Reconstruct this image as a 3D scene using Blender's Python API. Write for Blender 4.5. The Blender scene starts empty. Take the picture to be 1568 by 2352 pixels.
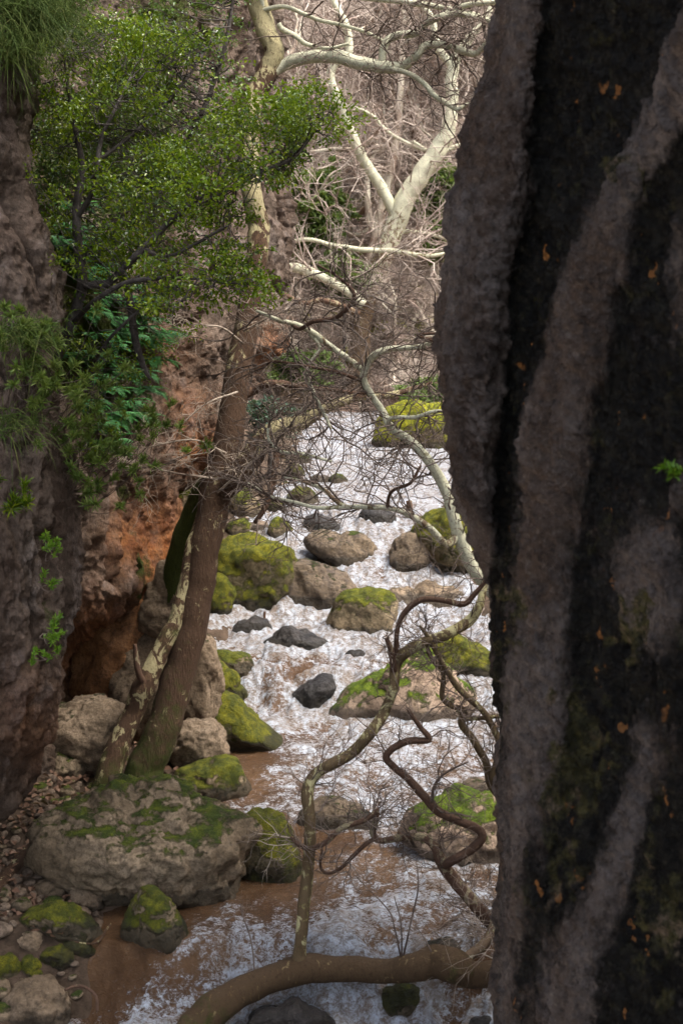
import bpy, math, random
import numpy as np
from mathutils import Vector, Matrix

# ------------------------------------------------------------------ camera, world, sun, exposure
C = bpy.context.scene.collection
SC = bpy.context.scene
CAMZ = 5.0
FPX = 3266.7                      # focal length in units of a 1568 x 2352 picture
PITCH = math.atan(476 / FPX)
cam = bpy.data.cameras.new('camera'); camo = bpy.data.objects.new('camera', cam); C.objects.link(camo)
camo.location = (0, 0, CAMZ); camo.rotation_euler = (math.pi/2 - PITCH, 0, 0)
cam.sensor_fit = 'VERTICAL'; cam.sensor_height = 36; cam.sensor_width = 24; cam.lens = 50
cam.clip_start = 0.1; cam.clip_end = 600
cam.dof.use_dof = True; cam.dof.focus_distance = 13.0; cam.dof.aperture_fstop = 3.5
SC.camera = camo
SUN_EL, SUN_AZ = math.radians(60), math.radians(115)     # azimuth: from +Y (upstream) towards +X
w = bpy.data.worlds.new('World'); SC.world = w; w.use_nodes = True
nt = w.node_tree; nt.nodes.clear()
sky = nt.nodes.new('ShaderNodeTexSky'); sky.sky_type = 'NISHITA'; sky.sun_disc = False
sky.sun_elevation = SUN_EL; sky.sun_rotation = SUN_AZ; sky.dust_density = 4.0; sky.air_density = 1.0; sky.ozone_density = 1.0
hs = nt.nodes.new('ShaderNodeHueSaturation'); hs.inputs['Saturation'].default_value = 0.55
bg = nt.nodes.new('ShaderNodeBackground'); bg.inputs[1].default_value = 0.15
wo = nt.nodes.new('ShaderNodeOutputWorld')
nt.links.new(sky.outputs[0], hs.inputs['Color']); nt.links.new(hs.outputs[0], bg.inputs[0]); nt.links.new(bg.outputs[0], wo.inputs[0])
sl = bpy.data.lights.new('sun', 'SUN'); sl.energy = 1.3; sl.angle = math.radians(30); sl.color = (1.0, 0.94, 0.85)
so = bpy.data.objects.new('sun', sl); C.objects.link(so)
sd = Vector((math.sin(SUN_AZ)*math.cos(SUN_EL), math.cos(SUN_AZ)*math.cos(SUN_EL), math.sin(SUN_EL)))
so.rotation_euler = (-sd).to_track_quat('-Z', 'Y').to_euler(); so.location = (0, 10, 30)
vs = SC.view_settings; vs.view_transform = 'Standard'; vs.look = 'None'; vs.gamma = 1.0; vs.use_curve_mapping = False
vs.exposure = 2.05
SC.render.engine = 'CYCLES'; SC.cycles.use_denoising = True
SC.cycles.max_bounces = 4; SC.cycles.diffuse_bounces = 3; SC.cycles.glossy_bounces = 2; SC.cycles.transmission_bounces = 3; SC.cycles.transparent_max_bounces = 4
SC.cycles.caustics_reflective = False; SC.cycles.caustics_refractive = False

# ------------------------------------------------------------------ helpers
R = np.random.default_rng(7)
SP, CP = math.sin(PITCH), math.cos(PITCH)
def P(px, py, Y):
    """pixel (of a 1568x2352 picture) + depth along +Y -> world points"""
    px, py, Y = np.broadcast_arrays(np.asarray(px, float), np.asarray(py, float), np.asarray(Y, float))
    u = (px - 784) / FPX; v = (1176 - py) / FPX
    dy = CP + v*SP; dz = -SP + v*CP
    t = Y / dy
    return np.stack([u*t, Y, CAMZ + dz*t], -1)
def mpp(Y): return Y / FPX                      # metres per pixel at depth Y
def sst(a, b, x):
    t = np.clip((x - a) / (b - a), 0, 1); return t*t*(3 - 2*t)
_pm = np.random.default_rng(3).permutation(256); _pm = np.concatenate([_pm, _pm, _pm])
_gr = np.random.default_rng(4).normal(size=(256, 3)); _gr /= np.linalg.norm(_gr, axis=1)[:, None]
def perlin(p):
    p = np.asarray(p, float); i = np.floor(p).astype(int); f = p - i; i &= 255
    u = f*f*f*(f*(f*6 - 15) + 10)
    out = 0
    for dx in (0, 1):
        for dy in (0, 1):
            for dz in (0, 1):
                h = _pm[_pm[_pm[i[..., 0] + dx] + i[..., 1] + dy] + i[..., 2] + dz]
                g = _gr[h]
                d = g[..., 0]*(f[..., 0] - dx) + g[..., 1]*(f[..., 1] - dy) + g[..., 2]*(f[..., 2] - dz)
                wgt = (u[..., 0] if dx else 1 - u[..., 0])*(u[..., 1] if dy else 1 - u[..., 1])*(u[..., 2] if dz else 1 - u[..., 2])
                out = out + wgt*d
    return out
def fbm(p, o=4, g=0.5, lac=2.03):
    s = 0; a = 1
    for k in range(o):
        s = s + a*perlin(np.asarray(p)*lac**k + 17.3*k); a *= g
    return s
def ridged(p, o=4, g=0.5):
    s = 0; a = 1
    for k in range(o):
        s = s + a*(0.45 - np.abs(perlin(np.asarray(p)*2.1**k + 31.7*k))); a *= g
    return s
def mesh(name, v, f, smooth=True, attrs=None):
    """f: (n,3) or (n,4) int array, or a list of such arrays"""
    fs = f if isinstance(f, list) else [f]
    fs = [np.asarray(a, dtype=np.int32) for a in fs if len(a)]
    me = bpy.data.meshes.new(name)
    v = np.asarray(v, dtype=np.float32)
    me.vertices.add(len(v)); me.vertices.foreach_set('co', v.ravel())
    li = np.concatenate([a.ravel() for a in fs]); tot = np.concatenate([np.full(len(a), a.shape[1], np.int32) for a in fs])
    me.loops.add(len(li)); me.loops.foreach_set('vertex_index', li)
    st = np.concatenate([[0], np.cumsum(tot)[:-1]]).astype(np.int32)
    me.polygons.add(len(tot)); me.polygons.foreach_set('loop_start', st); me.polygons.foreach_set('loop_total', tot)
    me.polygons.foreach_set('use_smooth', np.full(len(tot), smooth))
    me.update(calc_edges=True)
    for k, a in (attrs or {}).items():
        at = me.attributes.new(k, 'FLOAT', 'POINT'); at.data.foreach_set('value', np.asarray(a, dtype=np.float32).ravel())
    return me
def link(name, me, mat=None, parent=None):
    o = bpy.data.objects.new(name, me); C.objects.link(o)
    if mat is not None and me is not None and not len(me.materials): me.materials.append(mat)
    if parent is not None: o.parent = parent
    return o
def tag(o, label=None, cat=None, group=None, kind=None):
    if label: o['label'] = label
    if cat: o['category'] = cat
    if group: o['group'] = group
    if kind: o['kind'] = kind
    return o
def empty(name, loc, label, cat, group=None):
    o = bpy.data.objects.new(name, None); C.objects.link(o); o.location = loc; o.empty_display_size = 0.1
    return tag(o, label, cat, group)
def under(o, parent):
    """parent keeping world coordinates (parent is an unrotated, unscaled empty)"""
    o.parent = parent; o.matrix_parent_inverse = Matrix.Translation(-Vector(parent.location)); return o
def grid_faces(nr, nc):
    i = np.arange(nr - 1)[:, None]*nc + np.arange(nc - 1)[None]
    return np.stack([i, i + 1, i + nc + 1, i + nc], -1).reshape(-1, 4)

# ------------------------------------------------------------------ materials
class N:
    def __init__(s, name):
        s.m = bpy.data.materials.new(name); s.m.use_nodes = True; s.t = s.m.node_tree; s.t.nodes.clear()
        s.out = s.t.nodes.new('ShaderNodeOutputMaterial'); s.b = s.t.nodes.new('ShaderNodeBsdfPrincipled')
        s.t.links.new(s.b.outputs[0], s.out.inputs[0])
        s.geo = s.t.nodes.new('ShaderNodeNewGeometry')
    def put(s, sock, v):
        if hasattr(v, 'is_output'): s.t.links.new(v, sock)
        elif v is not None: sock.default_value = v
    def noise(s, scale, detail=5, rough=0.6, vec=None, dist=0.0):
        n = s.t.nodes.new('ShaderNodeTexNoise'); s.put(n.inputs['Vector'], vec or s.geo.outputs['Position'])
        n.inputs['Scale'].default_value = scale; n.inputs['Detail'].default_value = detail; n.inputs['Roughness'].default_value = rough; n.inputs['Distortion'].default_value = dist
        return n.outputs[0]
    def voro(s, scale, vec=None, feature='F1', out='Distance', rnd=1.0):
        n = s.t.nodes.new('ShaderNodeTexVoronoi'); n.feature = feature; s.put(n.inputs['Vector'], vec or s.geo.outputs['Position']); n.inputs['Scale'].default_value = scale
        n.inputs['Randomness'].default_value = rnd
        return n.outputs[out]
    def scaled(s, v, vec=None):
        n = s.t.nodes.new('ShaderNodeVectorMath'); n.operation = 'MULTIPLY'; s.put(n.inputs[0], vec or s.geo.outputs['Position']); n.inputs[1].default_value = v
        return n.outputs[0]
    def vadd(s, a, b):
        n = s.t.nodes.new('ShaderNodeVectorMath'); n.operation = 'ADD'; s.put(n.inputs[0], a); s.put(n.inputs[1], b); return n.outputs[0]
    def math(s, op, a, b=0.0, clamp=False):
        n = s.t.nodes.new('ShaderNodeMath'); n.operation = op; n.use_clamp = clamp; s.put(n.inputs[0], a); s.put(n.inputs[1], b); return n.outputs[0]
    def ramp(s, x, lo, hi, a=0.0, b=1.0):
        n = s.t.nodes.new('ShaderNodeMapRange'); n.interpolation_type = 'SMOOTHSTEP'; s.put(n.inputs[0], x); s.put(n.inputs[1], lo); s.put(n.inputs[2], hi); n.inputs[3].default_value = a; n.inputs[4].default_value = b
        return n.outputs[0]
    def mix(s, f, a, b, blend='MIX'):
        n = s.t.nodes.new('ShaderNodeMix'); n.data_type = 'RGBA'; n.blend_type = blend
        s.put(n.inputs[0], f)
        for k, v in ((6, a), (7, b)): s.put(n.inputs[k], v if hasattr(v, 'is_output') else (*v, 1))
        return n.outputs[2]
    def attr(s, name):
        n = s.t.nodes.new('ShaderNodeAttribute'); n.attribute_name = name; return n.outputs['Fac']
    def normz(s):
        n = s.t.nodes.new('ShaderNodeSeparateXYZ'); s.put(n.inputs[0], s.geo.outputs['Normal']); return n.outputs[2]
    def bump(s, h, strength=0.5, dist=0.02, prev=None):
        n = s.t.nodes.new('ShaderNodeBump'); n.inputs['Strength'].default_value = strength; n.inputs['Distance'].default_value = dist; s.put(n.inputs['Height'], h)
        if prev is not None: s.t.links.new(prev, n.inputs['Normal'])
        return n.outputs[0]
    def done(s, col, rough=0.9, normal=None, spec=0.3, **kw):
        s.put(s.b.inputs['Base Color'], col if hasattr(col, 'is_output') else (*col, 1)); s.put(s.b.inputs['Roughness'], rough); s.put(s.b.inputs['Specular IOR Level'], spec)
        if normal is not None: s.t.links.new(normal, s.b.inputs['Normal'])
        for k, v in kw.items(): s.put(s.b.inputs[k.replace('_', ' ')], v)
        return s.m

def rock_mat(name, c1, c2, c3, moss=0.5, mcol=(0.10, 0.12, 0.012), mcol2=(0.035, 0.055, 0.006), wet=0.0, patches=1.0):
    """moss 0..1: how far down the sides moss reaches"""
    n = N(name)
    big = n.ramp(n.noise(1.6, 6, .62), .36, .64); col = n.mix(big, c1, c2)
    col = n.mix(n.ramp(n.noise(6.5, 7, .7), .46, .68), col, c3)
    fine = n.noise(30, 8, .75); col = n.mix(n.ramp(fine, .44, .62, 0, .6), col, tuple(x*.35 for x in c1))
    spot = n.voro(22); col = n.mix(n.ramp(spot, .02, .17, .30, 0), col, tuple(min(1, x*1.7 + .04) for x in c2))
    b = n.bump(n.noise(5, 8, .72), .75, .10); b = n.bump(fine, .8, .03, b)
    rough = 0.88 - .55*wet; wl_ = n.attr('wetline')
    if moss > 0:
        mn = n.math('ADD', n.noise(3.2, 6, .65), n.math('MULTIPLY', n.noise(15, 6, .75), .55))
        f = n.math('ADD', n.math('MULTIPLY', n.normz(), .42), mn)
        thr = 1.40 - .95*moss
        fac = n.ramp(f, thr - .07, thr + .09)
        mc = n.mix(n.ramp(n.noise(9, 6, .7), .38, .66), mcol2, mcol); mc = n.mix(n.ramp(n.noise(70, 4, .7), .40, .66, 0, .6), mc, tuple(x*.35 for x in mcol2))
        col = n.mix(fac, col, mc)
        mb = n.math('MULTIPLY', n.noise(48, 6, .8), fac); b = n.bump(mb, 1.0, .05, b)
        rg = n.math('ADD', rough, n.math('MULTIPLY', fac, .95 - rough)); rough = rg
    wf = n.ramp(n.math('ADD', wl_, n.math('MULTIPLY', n.math('SUBTRACT', n.noise(7, 5, .7), .5), .9)), .40, .62)
    col = n.mix(n.math('MULTIPLY', wf, .72), col, (.018, .014, .008))
    rough = n.math('SUBTRACT', rough, n.math('MULTIPLY', wf, .35))
    return n.done(col, rough, b, .35)

M = {}
M['lime'] = rock_mat('limestone_mossy', (.215, .155, .095), (.35, .265, .175), (.105, .078, .045), .30, (.16, .19, .014), (.05, .075, .008))
M['lime_bare'] = rock_mat('limestone_bare', (.215, .150, .092), (.33, .245, .165), (.11, .078, .048), .12)
M['pink'] = rock_mat('limestone_pink', (.42, .30, .215), (.50, .38, .28), (.22, .16, .10), .44, (.20, .27, .014), (.08, .13, .008))
M['moss'] = rock_mat('rock_thick_moss', (.15, .12, .065), (.26, .20, .11), (.09, .07, .035), .72, (.24, .225, .010), (.075, .085, .006))
M['moss_half'] = rock_mat('rock_half_moss', (.20, .155, .09), (.36, .27, .165), (.10, .08, .045), .50, (.205, .205, .012), (.065, .08, .006))
M['moss_yellow'] = rock_mat('rock_yellow_moss', (.2, .15, .08), (.28, .21, .12), (.12, .09, .05), .75, (.42, .40, .012), (.17, .19, .012))
M['wet'] = rock_mat('rock_wet_dark', (.022, .019, .018), (.05, .042, .037), (.012, .011, .011), .0, wet=1.0)
M['brown_wet'] = rock_mat('rock_wet_brown', (.12, .085, .055), (.20, .145, .09), (.065, .046, .032), .20, wet=.5)
M['rust'] = rock_mat('rock_rust', (.34, .15, .055), (.44, .22, .10), (.17, .085, .045), .05)
M['stone'] = rock_mat('bank_stone', (.17, .12, .085), (.30, .225, .16), (.10, .07, .05), .0)

# cliffs: attributes rust / dark / moss painted as stains; moss also paints shade behind foliage
def cliff_mat():
    n = N('cliff_limestone')
    sv = n.scaled((1, 1, .38))
    col = n.mix(n.ramp(n.noise(1.1, 6, .65, sv), .36, .64), (.115, .076, .054), (.225, .168, .130))
    col = n.mix(n.ramp(n.noise(2.6, 6, .7, sv), .5, .68, 0, .8), col, (.31, .255, .225))
    col = n.mix(n.ramp(n.noise(5, 7, .72, sv), .47, .66, 0, .85), col, (.07, .05, .036))
    rf = n.math('MULTIPLY', n.attr('rust'), n.ramp(n.noise(2.2, 5, .6), .22, .46))
    rc = n.mix(n.ramp(n.noise(4, 6, .7), .35, .65), (.22, .07, .02), (.40, .165, .055))
    col = n.mix(rf, col, rc)
    fine = n.noise(26, 8, .75); col = n.mix(n.ramp(fine, .44, .64, 0, .5), col, (.04, .03, .022))
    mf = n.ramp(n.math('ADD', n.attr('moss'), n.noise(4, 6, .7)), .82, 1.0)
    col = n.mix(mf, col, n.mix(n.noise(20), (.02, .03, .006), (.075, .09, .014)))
    b = n.bump(n.noise(3.2, 8, .7, sv), .8, .22); b = n.bump(n.noise(13, 8, .75, sv), .8, .07, b); b = n.bump(fine, .6, .025, b)
    return n.done(col, .92, b, .2)
M['cliff'] = cliff_mat()
def right_mat():
    n = N('wet_tufa_rock')
    sv = n.scaled((1, 1, .55))
    col = n.mix(n.ramp(n.noise(1.8, 6, .65, sv), .38, .62), (.100, .070, .053), (.155, .130, .118))
    col = n.mix(n.ramp(n.noise(5, 7, .7, sv), .45, .66, 0, .7), col, (.040, .032, .029))
    col = n.mix(n.ramp(n.noise(16, 7, .75), .5, .68, 0, .5), col, (.19, .155, .13))
    col = n.mix(n.ramp(n.noise(3.1, 5, .7), .56, .66, 0, .4), col, (.13, .085, .055))
    edge = n.math('ADD', n.math('MULTIPLY', n.math('SUBTRACT', n.noise(2.4, 7, .75, sv), .5), 1.5), n.math('MULTIPLY', n.math('SUBTRACT', n.noise(9, 7, .8), .5), .9))
    df = n.ramp(n.math('ADD', n.attr('dark'), edge), .28, .74)
    dk = n.mix(n.ramp(n.noise(9, 8, .75), .42, .62), (.004, .0037, .0034), (.018, .016, .012))
    dk = n.mix(n.ramp(n.noise(5, 6, .75), .56, .70, 0, .7), dk, (.045, .042, .014))
    orv = n.noise(10, 3, .5, n.scaled((1, 1, .6))); dk = n.mix(n.ramp(orv, .665, .69, 0, .9), dk, (.30, .13, .04))
    col = n.mix(df, col, dk)
    mf = n.ramp(n.math('ADD', n.attr('moss'), n.math('MULTIPLY', edge, .9)), .30, .62)
    mc = n.mix(n.ramp(n.noise(11, 8, .75), .40, .62), (.020, .020, .008), (.082, .072, .027)); mc = n.mix(n.ramp(n.noise(6, 7, .7), .52, .64), mc, (.17, .125, .085))
    col = n.mix(mf, col, mc)
    fine = n.noise(50, 6, .8); mid = n.noise(20, 7, .78)
    spk = n.ramp(n.math('ADD', n.math('MULTIPLY', fine, .6), n.math('MULTIPLY', mid, .4)), .52, .64)
    col = n.mix(n.math('MULTIPLY', spk, .55), col, n.mix(df, (.25, .21, .18), (.075, .068, .05)))
    col = n.mix(n.ramp(mid, .36, .50, .65, 0), col, n.mix(df, (.028, .022, .019), (.003, .003, .003)))
    b = n.bump(n.noise(6, 7, .72, sv), 1.0, .14); b = n.bump(mid, 1.0, .05, b); b = n.bump(fine, .9, .018, b)
    gl = n.math('MULTIPLY', df, n.ramp(n.noise(2.6, 6, .7), .42, .56))
    rough = n.math('SUBTRACT', .90, n.math('MULTIPLY', gl, .62))
    return n.done(col, rough, b, .22)
M['right'] = right_mat()

def bark_mat(name, pale, mid, dark, pale_amt, rough_bark=False):
    """attribute pale 0..1 along the limb; attribute moss"""
    n = N(name)
    v = n.vadd(n.scaled((1, 1, .55)), n.scaled((.25, .25, .25), None))
    nz = n.noise(6.5, 5, .65, v, .8); nz2 = n.noise(15, 5, .65, v, .5)
    pa = n.math('ADD', n.attr('pale'), pale_amt)
    f1 = n.ramp(n.math('ADD', nz, n.math('MULTIPLY', pa, .45)), .60, .66)
    f2 = n.ramp(n.math('ADD', nz2, n.math('MULTIPLY', pa, .30)), .60, .68)
    col = n.mix(f2, dark, mid); col = n.mix(f1, col, pale)
    col = n.mix(n.ramp(n.noise(38, 6, .75, v), .48, .70, 0, .6), col, tuple(x*.4 for x in dark))
    mf = n.ramp(n.math('ADD', n.attr('moss'), n.math('MULTIPLY', n.noise(9, 6, .7), .6)), .62, .85)
    col = n.mix(mf, col, n.mix(n.noise(24), (.015, .024, .004), (.07, .085, .012)))
    b = n.bump(n.noise(16, 8, .75, n.scaled((1, 1, .3))), .9, .05 if rough_bark else .015); b = n.bump(n.noise(60, 6, .8), .5, .008, b)
    return n.done(col, .85, b, .25)
M['bark_pale'] = bark_mat('plane_bark_pale', (.60, .585, .42), (.36, .33, .19), (.17, .115, .07), .30)
M['bark_mix'] = bark_mat('plane_bark_mixed', (.40, .345, .19), (.135, .08, .045), (.075, .042, .024), .0, True)
M['bark_olive'] = bark_mat('plane_bark_olive', (.44, .40, .21), (.25, .21, .09), (.11, .075, .038), .18)
M['bark_red'] = bark_mat('plane_bark_red', (.30, .25, .15), (.20, .125, .075), (.115, .065, .042), -.05, True)
M['bark_log'] = bark_mat('plane_bark_log', (.25, .185, .09), (.165, .11, .05), (.085, .052, .026), -.05, True)
def plain(name, c1, c2, scale=8, rough=.85, bump=.01):
    n = N(name); nz = n.noise(scale, 6, .7)
    return n.done(n.mix(n.ramp(nz, .36, .64), c1, c2), rough, n.bump(n.noise(scale*4, 5, .7), .6, bump), .25)
M['twig'] = plain('twig_brown', (.075, .052, .04), (.20, .155, .125), 5)
M['twig_pale'] = plain('twig_pale', (.17, .125, .095), (.40, .33, .26), 3)
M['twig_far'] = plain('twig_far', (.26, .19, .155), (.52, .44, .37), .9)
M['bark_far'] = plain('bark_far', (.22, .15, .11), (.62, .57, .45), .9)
M['shrub_bark'] = plain('shrub_bark', (.035, .028, .022), (.10, .085, .075), 7)
def leaf_mat(name, c1, c2, c3, gloss=.35, trans=.25, big=1.6):
    n = N(name)
    r = n.geo.outputs['Random Per Island']
    col = n.mix(n.ramp(n.noise(big, 3, .5), .36, .62), c1, c2); col = n.mix(n.ramp(r, .6, 1.0, 0, .8), col, c3)
    col = n.mix(n.ramp(r, 0, .3, .6, 0), col, tuple(x*.4 for x in c1))
    m = n.done(col, gloss, None, .5)
    tr = n.t.nodes.new('ShaderNodeBsdfTranslucent'); n.put(tr.inputs[0], n.mix(.35, col, (.30, .40, .03)))
    mx = n.t.nodes.new('ShaderNodeMixShader'); mx.inputs[0].default_value = trans
    n.t.links.new(n.b.outputs[0], mx.inputs[1]); n.t.links.new(tr.outputs[0], mx.inputs[2]); n.t.links.new(mx.outputs[0], n.out.inputs[0])
    return m
M['leaf'] = leaf_mat('evergreen_leaf', (.035, .075, .006), (.135, .215, .008), (.27, .32, .015), .26, .32, 2.3)
M['leaf2'] = leaf_mat('evergreen_leaf_cool', (.025, .06, .010), (.06, .125, .016), (.11, .19, .025), .34, .25)
M['fern'] = leaf_mat('fern_green', (.014, .08, .018), (.035, .17, .035), (.08, .26, .06), .7, .32, 3)
M['herb'] = leaf_mat('herb_green', (.085, .15, .022), (.15, .22, .035), (.25, .29, .07), .6, .25, 4)
M['bright'] = leaf_mat('bright_plant', (.10, .22, .012), (.15, .30, .02), (.25, .36, .03), .45, .3, 4)
M['bush_far'] = leaf_mat('far_bush_leaf', (.075, .13, .03), (.13, .20, .045), (.19, .25, .07), .6, .3, 1)
M['bush_blue'] = leaf_mat('far_bush_bluegreen', (.035, .085, .055), (.06, .125, .085), (.10, .17, .12), .5, .2, 1)
M['grass'] = leaf_mat('grass_green', (.065, .115, .016), (.11, .16, .02), (.19, .21, .05), .85, .3, 2)
M['litter'] = leaf_mat('dead_leaf', (.10, .05, .03), (.17, .09, .055), (.24, .14, .09), .8, .1, 6)
n = N('bank_earth'); M['ground'] = n.done(n.mix(n.ramp(n.noise(3, 8, .7), .36, .64), (.05, .034, .022), (.13, .088, .06)), .95, n.bump(n.noise(14, 8, .75), 1, .08), .2)
n = N('hill_litter')
hc = n.mix(n.ramp(n.noise(.5, 7, .7), .36, .64), (.17, .11, .085), (.36, .27, .215)); hc = n.mix(n.ramp(n.noise(.8, 6, .7), .58, .66), hc, (.09, .115, .03))
M['hill'] = n.done(hc, .95, n.bump(n.noise(3, 8, .75), 1, .3), .1)

def water_mat():
    n = N('muddy_river_water')
    foam = n.attr('foam')  # real foam in the rapids, painted silver sky sheen on smoother water
    fv = n.scaled((1, 1.1, 1))
    a = n.noise(5.0, 6, .70, n.scaled((1, .8, 1)), 1.0); b_ = n.noise(19, 6, .75, fv, .8); c_ = n.noise(52, 4, .8, n.scaled((.8, 1.2, 1)), .4)
    tex = n.math('ADD', n.math('ADD', n.math('MULTIPLY', a, .34), n.math('MULTIPLY', b_, .42)), n.math('MULTIPLY', c_, .24))
    f = n.ramp(n.math('ADD', tex, n.math('MULTIPLY', foam, .34)), .59, .74)
    mud = n.mix(n.ramp(n.noise(1.3, 5, .6), .35, .65), (.088, .044, .019), (.15, .084, .042))
    foam_sheen = n.mix(n.ramp(tex, .43, .60), (.18, .135, .10), (.56, .61, .69))  # bluish white colours both foam and the painted sky reflection
    foam_sheen = n.mix(n.ramp(n.noise(3.2, 7, .7, fv, 1.2), .50, .66, 0, .55), foam_sheen, (.23, .17, .12))  # tan shadow tones of the rapids painted into the white
    col = n.mix(f, mud, foam_sheen)
    rough = n.math('ADD', .07, n.math('MULTIPLY', f, .38))
    bp = n.bump(a, .9, .09); bp = n.bump(b_, 1.0, .05, bp); bp = n.bump(c_, .7, .015, bp)
    return n.done(col, rough, bp, .6, IOR=1.33)
M['water'] = water_mat()

# ------------------------------------------------------------------ terrain functions
WZ = np.array([(-20, -1.6), (0, -1.2), (9, -.62), (10.2, -.45), (10.65, 0), (13, .08), (14, .12), (16.2, .25), (16.6, .62), (18.4, .95), (19.2, 1.25), (20.6, 1.80), (22, 1.93), (26, 2.02), (35, 2.28), (60, 3.0)])
def water_z(Y): return np.interp(Y, WZ[:, 0], WZ[:, 1])
WLp = np.array([(-20, -2.2), (9, -2.2), (10.7, -2.08), (11.2, -1.9), (11.6, -1.5), (12, -1.1), (14, -1.25), (15.3, -1.1), (17, -1.5), (20.6, -1.3), (24.6, -.85), (30, -.85), (36, -.9), (60, -1)])
WRp = np.array([(-20, .4), (8, .6), (9.5, 1.5), (13, 1.7), (17, 1.9), (19, 1.6), (21, 1.3), (23, 1.9), (30, 2.3), (36, 2.3), (60, 2.3)])
def ground_h(x, Y):
    x, Y = np.broadcast_arrays(np.asarray(x, float), np.asarray(Y, float))
    wz = water_z(Y); dl = np.interp(Y, WLp[:, 0], WLp[:, 1]) - x; dr = x - np.interp(Y, WRp[:, 0], WRp[:, 1])
    d = np.maximum(dl, dr)
    bank = np.where(d > 0, .26*np.maximum(d, 0) + .09*np.maximum(d - 1.0, 0)**1.5, -.38*(1 - np.exp(np.minimum(d, 0)*2.5)))
    hill = .50*np.maximum(0, Y - 35.3) + .05*np.maximum(0, Y - 35.3)**.5
    h = wz*(Y < 35.3) + (Y >= 35.3)*2.28 + bank*np.where(Y > 35.3, np.clip(1 - (Y - 35.3)/6, .35, 1), 1) + hill
    p = np.stack([x, Y, np.zeros_like(x)], -1)
    return h + (.10 + .02*np.maximum(0, Y - 36))*fbm(p*.9, 3)*sst(-.1, .6, d + (Y > 35.3)) 
def hit(px, py, zoff=0.0):
    """first Y along the pixel ray where it meets water or ground"""
    Y = np.concatenate([np.linspace(8.0, 40, 900), np.linspace(40.1, 80, 200)]); q = P(px, py, Y)
    h = np.maximum(ground_h(q[:, 0], Y), water_z(Y) if True else 0)
    h = np.where(Y > 35.3, ground_h(q[:, 0], Y), h) + zoff
    k = np.argmax(q[:, 2] <= h)
    return float(Y[k]) if q[k, 2] <= h[k] else 60.0

# ground sheet
gx = np.concatenate([np.linspace(-60, -5, 30), np.linspace(-4.8, 4.8, 160), np.linspace(5, 60, 30)])
gy = np.concatenate([np.linspace(-20, 8, 30), np.linspace(8.1, 24, 240), np.linspace(24.2, 48, 90), np.linspace(49, 110, 40)])
GX, GY = np.meshgrid(gx, gy); GZ = ground_h(GX, GY)
near = (np.abs(GX) < 5) & (GY < 25)
GZ = GZ + np.where(near, .035*fbm(np.stack([GX, GY, 0*GX], -1)*4, 4), 0)
me = mesh('ground', np.stack([GX, GY, GZ], -1).reshape(-1, 3), grid_faces(len(gy), len(gx)))
me.materials.append(M['ground']); me.materials.append(M['hill'])
cy = (gy[:-1] + gy[1:])/2; mi = np.repeat((cy > 34.0).astype(np.int32), len(gx) - 1); me.polygons.foreach_set('material_index', mi)
tag(link('ground', me), 'brown earth bank and hillside of the gorge', None, None, 'structure')

# ------------------------------------------------------------------ boulders: data first (the water needs them)
def ico(sub):
    me = bpy.data.meshes.new('t'); import bmesh
    bm = bmesh.new(); bmesh.ops.create_icosphere(bm, subdivisions=sub, radius=1); bm.verts.ensure_lookup_table()
    v = np.array([x.co[:] for x in bm.verts]); f = np.array([[q.index for q in p.verts] for p in bm.faces]); bm.free(); bpy.data.meshes.remove(me)
    return v, f
ICO = {k: ico(k) for k in (2, 3, 4, 5, 6)}
G1 = 'boulders in and along the stream'
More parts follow.
